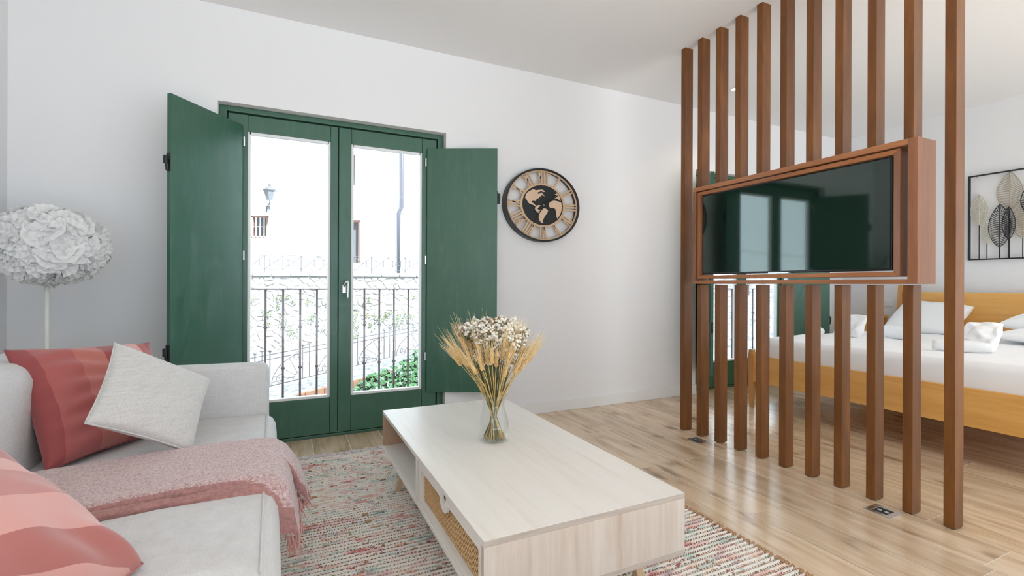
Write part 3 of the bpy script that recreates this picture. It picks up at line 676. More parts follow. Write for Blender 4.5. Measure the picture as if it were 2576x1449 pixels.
py = (ia+ib)/2+.01; pw = .034
# top bar with a scooped finger pull
dr.box(fx, fx+bt, ia, py-pw, id_, d_); dr.box(fx, fx+bt, py+pw, ib, id_, d_); dr.box(fx+bt, fx+fd, ia, ib, d_-.004, d_)
sc = []; ns = 14
outer = [(py-pw-.018, id_), (py-pw-.004, id_-.004)]+[(py-.040*math.cos(PI*i/ns), id_-.010-.026*math.sin(PI*i/ns)) for i in range(ns+1)]+[(py+pw+.004, id_-.004), (py+pw+.018, id_)]
poly = outer+[(py+pw, id_), (py+pw, d_)]+[(py+.026*math.cos(PI*i/ns), d_-.002-.026*math.sin(PI*i/ns)) for i in range(ns+1)]+[(py-pw, d_), (py-pw, id_)]
dr.prism(poly, lambda p, t: (t, p[0], p[1]), fx, fx+bt)
drw = dr.build('drawer', M['pale_y'], ct)
rt = MB(); p_ = .0220; xr = fx+.021; yy = ia+.002
while yy < ib: rt.tube([(xr, yy, ic), (xr, yy, id_+.012)], .0016, 4, cap=False); yy += p_/2
for sgn in (1, -1):
    q = ia-(id_-ic)*1.3
    zlo, zhi = ic, id_+.010
    while q < ib:
        sl = .78; ya, yb = q, q+(zhi-zlo)/sl; za, zb = (zlo, zhi) if sgn > 0 else (zhi, zlo)
        if ya < ia: za += (ia-ya)*sl*sgn; ya = ia
        if yb > ib: zb -= (yb-ib)*sl*sgn; yb = ib
        if yb-ya > .004: rt.tube([(xr-.0030, ya, za), (xr-.0030, yb, zb)], .0023, 4, cap=False)
        q += p_
M['rattan'] = plain('rattan_cane', (.60, .38, .18), .5)
rt.build('rattan_weave', M['rattan'], drw)
tag(MB().box(fx+fd+.016, fx+fd+.018, a, b_, c_, d_-.006).build('drawer_shade_sheet', plain('drawer_shadow_paint', (.05, .035, .022), .9), drw), 'dark sheet in place of the shaded drawer interior behind the cane')  # dark sheet painted as the shade inside the drawer
for tx, ty, bx, by in ((.560, 2.395, .515, 2.418), (1.075, 2.395, 1.125, 2.418), (.560, 1.355, .515, 1.325), (1.060, 1.300, 1.100, 1.270)):
    a = .019; b_ = .011
    MB().hexa([(bx-b_, by-b_, .012), (bx+b_, by-b_, .012), (bx+b_, by+b_, .012), (bx-b_, by+b_, .012)], [(tx-a, ty-a, Z0), (tx+a, ty-a, Z0), (tx+a, ty+a, Z0), (tx-a, ty+a, Z0)]).build('leg', M['legw'], ct, bevel=.002)
# ------------------------------------------------------------------ vase and dried bouquet
VX, VY, VZ = .813, 1.895, .3805
vs = MB(); prof_o = [(0, .001), (.050, .001), (.060, .006), (.0665, .022), (.068, .045), (.0655, .075), (.058, .105), (.050, .13), (.0455, .150), (.0455, .165), (.050, .183), (.056, .198)]
prof_i = [(.0535, .198), (.0475, .183), (.0425, .165), (.0425, .150), (.047, .13), (.055, .105), (.0625, .075), (.065, .045), (.0635, .022), (.056, .012), (0, .010)]
vs.lathe(prof_o+prof_i, (VX, VY, VZ), 48)
tag(vs.build('glass_vase', M['vglass'], None, smooth=True), 'clear glass carafe vase with a flared rim on the coffee table', 'vase')
M['straw'] = plain('straw_stem', (.60, .43, .17), .6, noise_amt=.35, nscale=30)
M['ear'] = plain('wheat_ear', (.74, .50, .22), .7, noise_amt=.25, nscale=60)
M['awn'] = plain('wheat_awn', (.78, .62, .36), .7)
M['gstem'] = plain('dark_green_stem', (.11, .12, .045), .7, noise_amt=.4, nscale=30)
M['bloom'] = plain('dried_white_bloom', (.86, .82, .73), .9, noise_amt=.12, nscale=90)
M['bloom2'] = plain('dried_brown_bud', (.32, .21, .12), .9, noise_amt=.3, nscale=90)
r_ = random.Random(21)
def stem_pts(ph, rad, ztop, twist=2.4):
    b_ang = ph+PI+r_.uniform(-.5, .5); rb = r_.uniform(.02, .050); p0 = Vector((VX+rb*math.cos(b_ang), VY+rb*math.sin(b_ang), VZ+.012+r_.random()*.006))
    nk = r_.uniform(.25, 1)*.034; p1 = Vector((VX+nk*math.cos(ph+.25), VY+nk*math.sin(ph+.25), VZ+.165))
    p2 = Vector((VX+rad*math.cos(ph), VY+rad*math.sin(ph), ztop)); 
    mid = p1.lerp(p2, .5)+Vector((0, 0, .012))
    return [p0, p1, mid, p2]
def side_of(ph):
    d = Vector((math.cos(ph), math.sin(ph), 0)); a, b_ = d.dot(R0), d.dot(FW)
    return 'left' if a < -.6 else ('right' if a > .6 else ('front' if b_ < 0 else 'back'))
def wheat(ph, rad, zt, ln):
    q_ = side_of(ph); ld_ = {'left': 'leaning left towards the door', 'right': 'leaning right away from the door', 'front': 'at the near side of the vase', 'back': 'at the far side of the vase'}[q_]
    t = thing('wheat_stalk', (VX, VY, VZ), 'golden bristly wheat stalk in the dried bouquet, '+ld_, 'wheat stalk', 'wheat stalks '+ld_)
    pts = stem_pts(ph, rad, zt); MB().tube(pts, [.0027, .0024, .0018, .0015], 5).build('stem', M['straw'], t, smooth=True)
    d = (pts[3]-pts[2]).normalized(); d = (d+Vector((0, 0, .15))).normalized(); e = MB(); s = d.orthogonal().normalized(); b_ = d.cross(s)
    aw = MB(); n_ = 11
    e.tube([pts[3]-d*.004, pts[3]+d*ln*.3, pts[3]+d*ln*.7, pts[3]+d*ln*1.02], [.003, .0055, .0048, .001], 6)
    for i in range(n_):
        f_ = i/(n_-1); c_ = pts[3]+d*ln*f_*.92
        for k_ in range(4):
            a_ = k_*PI/2+(PI/4 if i % 2 else 0); o_ = (s*math.cos(a_)+b_*math.sin(a_)); w_ = .0058*(1-.45*f_)
            e.tube([c_+o_*w_*.35, c_+o_*w_*1.2+d*.006, c_+o_*w_+d*.014], [.0015, .0042*(1-.3*f_), .0006], 4)
            if (i+k_) % 2 == 0:
                tip = c_+o_*(w_+.010+.008*r_.random())+d*(.06+.045*r_.random()); aw.tube([c_+o_*w_+d*.012, tip], [.0007, .0003], 3, cap=False)
    e.build('ear', M['ear'], t, smooth=True); stuff(aw.build('awns', M['awn'], t)); return t
NW = 52
for i in range(NW):
    ph = 2*PI*i/NW*1.0+r_.uniform(-.08, .08); out = i % 2
    rad = r_.uniform(.115, .158) if out else r_.uniform(.075, .125)
    zt = VZ+(r_.uniform(.30, .365) if out else r_.uniform(.315, .40))
    wheat(ph+r_.uniform(-.06, .06), rad, zt, r_.uniform(.070, .092))
def flower(ph, rad, zt):
    q_ = 'middle' if rad < .06 else side_of(ph); ld_ = {'middle': 'in the middle of the bouquet', 'left': 'at the left side of the bouquet', 'right': 'at the right side of the bouquet', 'front': 'at the near side of the bouquet', 'back': 'at the far side of the bouquet'}[q_]
    t = thing('statice_sprig', (VX, VY, VZ), 'dried sprig of small white blossoms '+ld_, 'flower', 'white blossom sprigs '+ld_)
    pts = stem_pts(ph, rad, zt); MB().tube(pts, [.0016, .0015, .0014, .001], 5).build('stem', M['gstem'], t, smooth=True)
    bl = MB(); bd = MB(); tw = MB(); top = pts[3]
    for k_ in range(30):
        low = k_ >= 25
        if low:
            f_ = r_.uniform(.1, .9); base = pts[1].lerp(pts[3], .45+.5*f_); q = base+Vector((r_.uniform(-.014, .014), r_.uniform(-.014, .014), r_.uniform(0, .02)))
        else:
            base = top-Vector((0, 0, .03)); q = top+Vector((r_.gauss(0, .019), r_.gauss(0, .019), r_.uniform(-.03, .028)))
        tw.tube([base, q], .0006, 3, cap=False)
        s_ = r_.uniform(.0038, .0064); tgt = bd if r_.random() < .14 else bl
        for m_ in range(2):
            c_ = q+Vector((r_.uniform(-1, 1), r_.uniform(-1, 1), r_.uniform(-1, 1)))*s_*.8; ax = Vector((r_.uniform(-1, 1), r_.uniform(-1, 1), r_.uniform(-.2, 1))).normalized()*s_*1.3
            tgt.tube([c_-ax, c_-ax*.4, c_+ax*.5, c_+ax], [.0004, s_*.7, s_*.9, s_*.35], 5)
    stuff(tw.build('twigs', M['gstem'], t)); stuff(bl.build('blossoms', M['bloom'], t)); stuff(bd.build('buds', M['bloom2'], t))
for i in range(46):
    q = math.sqrt((i+.5)/46); ph = i*2.39996; flower(ph, .135*q, VZ+.500-.05*q*q+r_.uniform(-.018, .015))
# ------------------------------------------------------------------ floor lamp
LX, LY, LZ = -1.000, 2.98, 1.222
lp = thing('floor_lamp', (LX, LY, 0), 'white floor lamp with a round ruffled fabric shade in the corner behind the sofa', 'lamp')
MB().lathe([(0, 0), (.13, 0), (.135, .006), (.13, .014), (.02, .02), (0, .02)], (LX-.012, LY, 0), 32).build('base', M['lampwhite'], lp, smooth=True)
MB().tube([(LX-.012, LY, .015), (LX-.012, LY, 1.10)], .0105, 14).build('pole', M['lampwhite'], lp, smooth=True)
sh = MB(); nA, nB = 28, 16; RH, RV = .180, .150
for j in range(nB+1):
    for i in range(nA):
        th_ = PI*j/nB; ph = 2*PI*i/nA; sh.v.append((LX+RH*math.sin(th_)*math.cos(ph), LY+RH*math.sin(th_)*math.sin(ph), LZ+RV*math.cos(th_)))
for j in range(nB):
    for i in range(nA): i2 = (i+1) % nA; sh.f.append((j*nA+i, (j+1)*nA+i, (j+1)*nA+i2, j*nA+i2))
shd = sh.build('shade', M['ruffle'], lp, smooth=True)
rf = MB(); r_ = random.Random(4); NR = 400
for k_ in range(NR):
    z_ = 1-2*(k_+.5)/NR; ph = k_*2.39996; rr = math.sqrt(1-z_*z_); nrm = Vector((rr*math.cos(ph), rr*math.sin(ph), z_))
    P0 = Vector((LX+nrm.x*(RH-.004), LY+nrm.y*(RH-.004), LZ+nrm.z*(RV-.004)))
    a_ = r_.uniform(0, 2*PI); s_ = nrm.orthogonal().normalized(); b_ = nrm.cross(s_); dr_ = (s_*math.cos(a_)+b_*math.sin(a_)); dr_ = (dr_+Vector((0, 0, -.5))*(1-abs(nrm.z))).normalized()
    dr_ = (dr_-nrm*dr_.dot(nrm)).normalized(); sd_ = nrm.cross(dr_)
    size = r_.uniform(.062, .092); lift = r_.uniform(.08, .42); na, nr = 30, 3; base = len(rf.v); fr_ = r_.uniform(5, 8); p0 = r_.uniform(0, 6)
    for u in range(na+1):
        an = (-1.15+2.3*u/na)
        for v in range(nr+1):
            q = v/nr; rad_ = size*q*(1+.03*math.sin(an*7+p0)); wv = (math.sin(an*fr_*2.6+p0)*.0034+math.sin(an*3.1+p0)*.004)*q
            pos = P0+(dr_*math.cos(an)+sd_*math.sin(an))*rad_*math.cos(lift*q)+nrm*(rad_*math.sin(lift)*.9+wv+.004); rf.v.append(tuple(pos))
    for u in range(na):
        for v in range(nr): a = base+u*(nr+1)+v; rf.f.append((a, a+1, a+nr+2, a+nr+1))
stuff(rf.build('ruffles', M['ruffle'], shd, smooth=True))
# ------------------------------------------------------------------ bed and bedding
bd = thing('bed', (4.7, 1.95, 0), 'honey oak double bed with tapered legs and panel headboard behind the slats', 'bed')
MB().box(3.645, 3.672, 1.045, 2.86, .222, .450).build('footboard', M['oak'], bd, bevel=.003)
wx = wood('honey_oak_side', [(.25, (.62, .30, .065)), (.5, (.76, .41, .115)), (.75, (.86, .53, .18))], 'x', .4)
for y_ in (2.845, 1.045): MB().box(3.672, 5.80, y_, y_+.025, .222, .450).build('side_rail', wx, bd, bevel=.003)
for y_ in (2.865, 1.030):
    MB().hexa([(3.645, y_-.014, 0), (3.673, y_-.014, 0), (3.673, y_+.014, 0), (3.645, y_+.014, 0)], [(3.638, y_-.026, .42), (3.682, y_-.026, .42), (3.682, y_+.026, .42), (3.638, y_+.026, .42)]).hexa(
        [(3.638, y_-.026, .42), (3.682, y_-.026, .42), (3.682, y_+.026, .42), (3.638, y_+.026, .42)], [(3.643, y_-.018, .497), (3.675, y_-.018, .497), (3.675, y_+.018, .497), (3.643, y_+.018, .497)]).build('leg', M['oak_z'], bd)
for y_ in (2.795, 1.105):
    MB().hexa([(5.785, y_-.032, 0), (5.835, y_-.032, 0), (5.835, y_+.032, 0), (5.785, y_+.032, 0)], [(5.795, y_-.030, .70), (5.835, y_-.030, .70), (5.835, y_+.030, .70), (5.795, y_+.030, .70)]).hexa(
        [(5.795, y_-.030, .70), (5.835, y_-.030, .70), (5.835, y_+.030, .70), (5.795, y_+.030, .70)], [(5.805, y_-.016, 1.062), (5.83, y_-.016, 1.062), (5.83, y_+.016, 1.062), (5.805, y_+.016, 1.062)]).build('headboard_post', M['oak_z'], bd)
MB().box(5.80, 5.825, 1.13, 2.77, .52, .992).build('headboard', M['oak'], bd, bevel=.004)
MB().box(3.672, 5.80, 1.07, 2.845, .33, .36).build('slat_base', M['oak'], bd)
mt = MB(); nx, ny = 60, 50
def mz(x_, y_):
    e = min(x_-3.685, 5.79-x_, y_-1.075, 2.84-y_); z = .604+.012*noise.noise(Vector((x_*2, y_*3, 0)))+.004*noise.noise(Vector((x_*9, y_*14, 1)))
    return z-.05*max(0, 1-e/.05)**2
for i in range(nx+1):
    for j in range(ny+1):
        x_ = 3.685+2.105*i/nx; y_ = 1.075+1.765*j/ny; mt.v.append((x_, y_, mz(x_, y_)))
for i in range(nx):
    for j in range(ny): a = i*(ny+1)+j; mt.f.append((a, a+ny+1, a+ny+2, a+1))
rim = [(i, 0) for i in range(nx+1)]+[(nx, j) for j in range(1, ny+1)]+[(i, ny) for i in range(nx-1, -1, -1)]+[(0, j) for j in range(ny-1, 0, -1)]
b0 = len(mt.v)
for i, j in rim:
    x_, y_, z_ = mt.v[i*(ny+1)+j]; mt.v.append((x_, y_, .48)); 
for i, j in rim: x_, y_, z_ = mt.v[i*(ny+1)+j]; mt.v.append((x_, y_, .361))
nR = len(rim)
for k_ in range(nR):
    a = rim[k_][0]*(ny+1)+rim[k_][1]; k2 = (k_+1) % nR; b_ = rim[k2][0]*(ny+1)+rim[k2][1]
    mt.f.append((a, b0+k_, b0+k2, b_)); mt.f.append((b0+k_, b0+nR+k_, b0+nR+k2, b0+k2))
mt.f.append(tuple(b0+nR+k_ for k_ in range(nR)))
tag(mt.build('mattress', M['white_cloth'], None, smooth=True), 'mattress under a smooth white fitted sheet on the oak bed', 'mattress')
W_ = M['white_cloth']
pillow('bed_pillow', [(5.40, 2.20, .625), (5.42, 2.76, .625), (5.74, 2.70, .900), (5.72, 2.16, .860)], .075, W_, 'white pillow leaning on the headboard at the window side', 'pillow', 'white bed pillows', seam=False, wr=.008, seed=11, pinch=.01, power=.34)
pillow('bed_pillow', [(5.30, 1.12, .735), (5.32, 1.86, .735), (5.72, 1.84, .770), (5.72, 1.10, .965)], .085, W_, 'white pillow leaning on the headboard at the right, on the flat one', 'pillow', 'white bed pillows', seam=False, wr=.006, seed=12, pinch=.01, power=.34)
pillow('bed_pillow', [(4.98, 1.10, .665), (4.98, 1.80, .665), (5.60, 1.82, .670), (5.60, 1.10, .670)], .065, W_, 'flat white pillow lying under the leaning one at right', 'pillow', 'white bed pillows', seam=False, wr=.005, seed=13, pinch=.03)
pillow('folded_towel', [(4.22, 1.50, .612), (4.26, 1.70, .612), (4.34, 1.68, .79), (4.34, 1.49, .80)], .045, W_, 'folded white towel standing in the middle of the bed, right one', 'towel', 'folded white towels on the bed', seam=False, wr=.022, seed=14, pinch=-.06, power=.3)
pillow('folded_towel', [(4.36, 2.40, .612), (4.40, 2.62, .612), (4.48, 2.60, .78), (4.46, 2.38, .80)], .045, W_, 'folded white towel standing near the bedroom shutter, left one', 'towel', 'folded white towels on the bed', seam=False, wr=.02, seed=15, pinch=-.06, power=.3)
def roll(name, a, b_, r, label):
    mb = MB(); pts = [Vector(a).lerp(Vector(b_), i/10) for i in range(11)]; mb.tube(pts, [r*(.80+.2*math.sin(PI*min(1, i/3 if i < 5 else (10-i)/3)/2)) for i in range(11)], 20)
    mb.v = [tuple(Vector(p)+Vector((0, 0, 1))*.006*noise.noise(Vector(p)*14)) for p in mb.v]
    return tag(mb.build(name, W_, None, smooth=True), label, 'towel', 'rolled white towels on the bed')
roll('rolled_towel', (4.66, 2.16, .655), (4.80, 2.42, .655), .055, 'small rolled white towel lying in the middle of the bed')
roll('rolled_towel', (4.06, 1.76, .646), (4.18, 1.50, .646), .040, 'small rolled white towel at the foot of the standing right towel')
roll('rolled_towel', (4.06, 2.62, .644), (4.34, 2.70, .644), .040, 'small rolled white towel beside the standing left towel')
ns_ = thing('bedside_table', (5.65, 2.96, 0), 'slim honey oak bedside table left of the headboard', 'table')
MB().box(5.50, 5.80, 2.895, 3.03, .715, .745).build('top', M['oak'], ns_, bevel=.002)
for x_ in (5.505, 5.765): MB().box(x_, x_+.03, 2.90, 3.025, 0, .715).build('side_panel', M['oak_z'], ns_, bevel=.002)
MB().box(5.535, 5.765, 2.90, 3.02, .45, .47).build('shelf', M['oak'], ns_)
# light switch on the bed wall
sw = thing('light_switch', (5.95, 2.98, .86), 'white double wall switch beside the headboard post', 'switch')
MB().box(5.941, 5.95, 2.925, 3.035, .825, .895).build('plate', M['plate'], sw, bevel=.002)
for y_ in (2.955, 3.005): MB().box(5.937, 5.942, y_-.020, y_+.020, .838, .882).build('rocker', M['plate'], sw, bevel=.001)
# ------------------------------------------------------------------ wall art of metal leaves
art = thing('leaf_wall_art', (5.92, 1.75, 1.3), 'black framed metal wall art of upright wire leaves above the bed', 'wall art')
AY1, AY0, AZ0, AZ1, AXp = 2.283, 1.15, 1.298, 2.100, 5.915
fb = MB(); g = .009
fb.box(AXp-g, AXp+.012, AY1-.014, AY1, AZ0, AZ1); fb.box(AXp-g, AXp+.012, AY0, AY0+.014, AZ0, AZ1); fb.box(AXp-g, AXp+.012, AY0+.014, AY1-.014, AZ1-.012, AZ1); fb.box(AXp-g, AXp+.012, AY0+.014, AY1-.014, AZ0, AZ0+.012)
fb.build('frame', M['black'], art)
for y_ in (AY1-.05, AY0+.05, 1.72): MB().tube([(AXp+.01, y_, AZ1-.008), (5.9495, y_, AZ1-.008)], .005, 6).build('hanger', M['black'], art)
M['cream'] = plain('cream_metal', (.62, .58, .47), .45); M['tan'] = plain('antique_tan_metal', (.40, .33, .22), .45)
def leaf(yc, zt, zb, wd, mat, stemw, dx, fill, label):
    mb = MB(); n = 20; L_ = zt-zb; x_ = AXp+dx
    def half(f_): return wd/2*math.sin(PI*f_)**.75*(1.12-.24*f_)
    o1 = [(x_, yc+half(i/n), zb+L_*i/n) for i in range(n+1)]; o2 = [(x_, yc-half(i/n), zb+L_*i/n) for i in range(n, -1, -1)]
    mb.tube(o1, .0032, 5); mb.tube(o2, .0032, 5); mb.tube([(x_, yc, zb-.01), (x_, yc, zt)], .0035, 5)
    nv = int(L_/.0165)
    for i in range(1, nv):
        f_ = i/nv; h = half(min(1, f_+.06))
        for s_ in (1, -1): mb.tube([(x_, yc, zb+L_*f_*.93), (x_-.003, yc+s_*h*.5, zb+L_*f_*.93+.010), (x_, yc+s_*h, zb+L_*min(1, f_+.05))], fill, 4, cap=False)
    l = mb.build('leaf', mat, art)
    if label: l['label'] = label
    MB().tube([(x_, yc, AZ0+.008), (x_, yc, zb)], stemw, 6).build('stem', M['black'], l)
def aY(px): # picture column -> y on the art plane
    u = (px-1288)/1206.77; return AXp*(cy_-u*sy_)/(sy_+u*cy_)
def aZ(px, py):
    y_ = aY(px); d = AXp*sy_+y_*cy_; return H-(py-715.82)/1206.77*d+ROLL*(AXp*cy_-y_*sy_)
for (px, pt, pb, wpx, mt_, sw_, dx, fl_, lb) in ((2462, 489, 567, 46, 'cream', .004, .006, .0038, 'pale cream wire leaf'), (2483, 556, 612, 36, 'cream', .004, -.004, .0036, 'small pale cream wire leaf'),
        (2538, 432, 530, 66, 'tan', .004, .008, .0026, 'large antique tan wire leaf'), (2515, 514, 622, 58, 'black', .006, -.006, .0026, 'black wire leaf'), (2537, 520, 602, 34, 'black', .005, 0, .0026, 'black wire leaf'),
        (2572, 508, 600, 58, 'tan', .004, .004, .0028, 'antique tan wire leaf'), (2592, 462, 540, 50, 'black', .005, -.004, .0026, 'black wire leaf'), (2628, 430, 530, 66, 'cream', .004, .006, .003, 'pale cream wire leaf'), (2655, 500, 600, 56, 'tan', .004, -.004, .003, 'antique tan wire leaf')):
    leaf(aY(px), aZ(px, pt), aZ(px, pb), abs(aY(px-wpx/2)-aY(px+wpx/2)), M[mt_], sw_, dx, fl_, lb)
# ------------------------------------------------------------------ bedroom ceiling downlights; the last three are added out of view as fill
M['lampglow'], t_, b_ = nt('downlight_glow'); b_.inputs['Emission Color'].default_value = rgb(1, .82, .60); b_.inputs['Emission Strength'].default_value = 6
for i, (x_, y_) in enumerate(((3.55, 2.955), (3.30, .35), (4.6, .10), (5.3, .10))):
    t = thing('downlight', (x_, y_, ZC), ['small glowing ceiling downlight seen between the third and fourth slats', 'unseen downlight added beside the near end of the slatted divider to light the slats', 'unseen downlight added as fill over the near side of the bed', 'unseen downlight added as fill in the bedroom nearest the headboard wall'][i], 'downlight', 'ceiling downlights above the bed')
    mb = MB(); mb.lathe([(.042, 0), (.042, -.004), (.032, -.004), (.030, -.001), (.030, 0)], (x_, y_, ZC), 28); mb.build('trim_ring', M['plate'], t)
    MB().lathe([(0, -.0008), (.029, -.0008), (.029, -.002), (0, -.002)], (x_, y_, ZC), 24).build('lens', M['lampglow'], t)
    ld = bpy.data.lights.new('downlight_beam', 'SPOT'); ld.energy = 9 if i < 2 else 18; ld.spot_size = 2.1; ld.spot_blend = .6; ld.shadow_soft_size = .03; ld.color = (1, .80, .58) if i < 2 else (1, .93, .84)
    lo_ = bpy.data.objects.new('downlight_beam', ld); C.objects.link(lo_); lo_.location = (x_, y_, ZC-.012)
# ================================================================== OUTSIDE
F_ = 1206.77
def el(px, D):   # local street x at picture column px on plane y'=D
    u = (px-1288)/F_; d = Vector((sy_+u*cy_, cy_-u*sy_)); ca, sa = math.cos(-EA), math.sin(-EA)
    lx = d.x*ca-d.y*sa; ly = d.x*sa+d.y*ca; return lx/ly*D
def ez(px, py, D):
    u = (px-1288)/F_; d = Vector((sy_+u*cy_, cy_-u*sy_)); ca, sa = math.cos(-EA), math.sin(-EA); ly = d.x*sa+d.y*ca
    return H-(py-715.82)/F_*D/ly
# balcony railings just outside both doors
def balcony(dx):
    t = thing('balcony_railing', (.35+dx, 3.80, 0), 'black iron balcony railing with collared bars outside the living room door' if dx == 0 else 'black iron balcony railing outside the bedroom door', 'railing', 'balcony railings')
    YR = 3.80
    MB().box(-.42, 1.14, YR-.018, YR+.018, 1.006, 1.016).build('top_rail', M['iron'], t)
    MB().box(-.42, 1.14, YR-.010, YR+.010, .06, .075).build('bottom_rail', M['iron'], t)
    bar = None
    for k_ in range(13):
        x_ = -.347+.1122*k_
        if bar is None:
            mb = MB(); r = .0075
            pr = [(r, .075), (r, .435), (.011, .44), (.017, .446), (.011, .452), (r, .457), (r, .727), (.010, .732), (.018, .738), (.010, .744), (r, .75), (r, 1.006)]
            mb.lathe(pr, (0, 0, 0), 10); bar = mb.build('bar', M['iron'], t, smooth=True); bar.matrix_parent_inverse = Matrix.Translation(-Vector(t['_b'])); o = bar
        else:
            o = bar.copy(); C.objects.link(o)
        o.location = (x_, YR, 0)
    MB().box(-.45, 1.17, 3.63, 3.86, -.08, .058).build('balcony_slab', plain('balcony_stone', (.55, .54, .52), .8), t, bevel=.004)
    return t
b1 = balcony(0); b2 = copy_tree(b1); b2.location.x += DX; b2['label'] = 'black iron balcony railing outside the bedroom door'
M['facade'] = plain('white_render', (.84, .84, .83), .9, noise_amt=.02, nscale=2)
M['stonew'] = plain('pale_limestone', (.36, .345, .32), .9, noise_amt=.22, nscale=3, bmp=.3, bscale=12)
M['mortar'] = plain('wall_mortar', (.33, .31, .27), .95)
M['pave'] = plain('pale_paving', (.25, .24, .235), .9, noise_amt=.15, nscale=4, bmp=.2, bscale=20)
M['asph'] = plain('grey_pebbled_path', (.15, .15, .15), .95, noise_amt=.55, nscale=9, bmp=.5, bscale=25)
M['peach'] = plain('peach_stone_frame', (.36, .19, .14), .85); M['fgrey'] = plain('grey_window', (.12, .12, .12), .4); M['pipe'] = plain('grey_downpipe', (.095, .09, .105), .5)
M['brick'] = plain('orange_brick_edge', (.20, .10, .055), .85, noise_amt=.25, nscale=12)
M['ivy'] = plain('ivy_leaf', (.030, .085, .026), .5, noise_amt=.6, nscale=5); M['soil'] = plain('dark_undergrowth', (.035, .05, .025), .95)
M['lampglass'] = plain('frosted_lantern_glass', (.17, .17, .17), .3)
# facade of the house over the street
DF = 26.0
hs = thing('white_house', tuple(EX(4, DF+2, -3)), 'white rendered house across the street with a small barred window', 'building')
wx0, wx1 = el(628, DF), el(675, DF); wz0, wz1 = ez(650, 601, DF), ez(650, 545, DF)
dx0, dx1 = el(866, DF), el(906, DF); dz0, dz1 = ez(890, 664, DF), ez(890, 555, DF)
uz0, uz1 = ez(890, 468, DF), ez(890, 384, DF); ux1 = el(896, DF); ux0 = ux1-1.0
px0, px1 = el(803, DF), el(826, DF)
fb = MB(); Xa, Xb = -95, 60; ZB, ZT = -6, 16
def wallx(mb, holes, xa, xb, za, zb, y0, y1):
    xs = sorted(set([xa, xb]+[h[0] for h in holes]+[h[1] for h in holes])); zs = sorted(set([za, zb]+[h[2] for h in holes]+[h[3] for h in holes]))
    for i in range(len(xs)-1):
        for j in range(len(zs)-1):
            cx, cz = (xs[i]+xs[i+1])/2, (zs[j]+zs[j+1])/2
            if any(h[0] < cx < h[1] and h[2] < cz < h[3] for h in holes): continue
            mb.box(xs[i], xs[i+1], y0, y1, zs[j], zs[j+1])
wallx(fb, [(wx0, wx1, wz0, wz1), (dx0, dx1, dz0, dz1), (ux0, ux1, uz0, uz1)], Xa, Xb, ZB, ZT, DF, DF+.35)
exloc(fb).build('wall', M['facade'], hs)
exloc(MB().box(Xa, Xb, DF+.35, DF+6, ZT-.3, ZT)).build('roof_slab', M['facade'], hs)
for (a, b_, c_, d_) in ((wx0, wx1, wz0, wz1),):
    g = MB(); e = .13; g.box(a-e*.0, a+e, DF+.05, DF+.3, c_, d_); g.box(b_-e, b_, DF+.05, DF+.3, c_, d_); g.box(a, b_, DF+.05, DF+.3, d_-e*.6, d_); g.box(a, b_, DF+.02, DF+.3, c_, c_+e*.8)
    wn = exloc(g).build('window', M['peach'], hs); exloc(MB().box(a+e, b_-e, DF+.3, DF+.34, c_+.1, d_-.08)).build('pane', M['fgrey'], wn)
    g = MB()
    for k_ in range(4): xx = a+.1+(b_-a-.3)*k_/3; g.box(xx-.02, xx+.02, DF-.03, DF+.01, c_+.05, d_-.1)
    g.box(a, b_-.15, DF-.02, DF+.0, (c_+d_)/2-.015, (c_+d_)/2+.015); exloc(g).build('window_bars', M['facade'], wn)
for (a, b_, c_, d_, nm) in ((dx0, dx1, dz0, dz1, 'doorway'), (ux0, ux1, uz0, uz1, 'upper_window')):
    g = MB(); e = .10; g.box(b_-e, b_, DF+.03, DF+.3, c_, d_); g.box(a, a+e, DF+.03, DF+.3, c_, d_); g.box(a+e, b_-e, DF+.03, DF+.3, d_-e, d_)
    wn = exloc(g).build(nm, M['peach'] if nm == 'doorway' else M['facade'], hs); exloc(MB().box(a+e, b_-e, DF+.28, DF+.34, c_, d_-e)).build('leaf', M['fgrey'], wn)
    if nm == 'doorway': exloc(MB().box(b_+.0, b_+.35, DF-.04, DF, c_, d_+.35).box(a-.3, b_, DF-.04, DF, d_+.0, d_+.35)).build('door_surround', M['facade'], hs)
exloc(MB().box(px0, px1, DF-.12, DF, ez(815, 650, DF), ez(815, 540, DF))).build('door_surround', M['facade'], hs)
g = MB(); xp = el(1006, DF); zt_ = ez(1006, 380, DF); zk = ez(1006, 527, DF); zb_ = ez(1006, 688, DF)
g.tube([(xp+.10, DF-.12, ZT), (xp+.10, DF-.12, zk+.1), (xp+.05, DF-.12, zk), (xp-.06, DF-.12, zk-.15), (xp-.06, DF-.12, zb_)], .095, 10)
exloc(g).build('downpipe', M['pipe'], hs, smooth=True)
exloc(MB().box(Xa, Xb, DF-.05, DF, ez(900, 533, DF), ez(900, 531, DF))).build('string_course', M['facade'], hs)
# lantern
DL = DF-.75; ls = thing('street_lantern', tuple(EX(el(678, DL), DL, ez(678, 520, DL))), 'old wall lantern on a scrolled iron bracket on the white house', 'lantern')
lx = el(678, DL); zt_, zb_ = ez(678, 483, DL), ez(678, 506, DL)
g = MB(); R1, R0_ = .26, .12
hexr = lambda r, z: [(lx+r*math.cos(PI/6+PI/3*i), DL+r*math.sin(PI/6+PI/3*i), z) for i in range(6)]
def lay(mb, r0, z0, r1, z1):
    mb.add(hexr(r0, z0)+hexr(r1, z1), [(i, (i+1) % 6, 6+(i+1) % 6, 6+i) for i in range(6)]+[(5, 4, 3, 2, 1, 0), (6, 7, 8, 9, 10, 11)])
lay(g, .33, zt_, .33, zt_+.05); lay(g, .31, zt_+.05, .08, zt_+.24); lay(g, .07, zt_+.24, .07, zt_+.32); exloc(g).build('cap', M['iron_far'], ls)
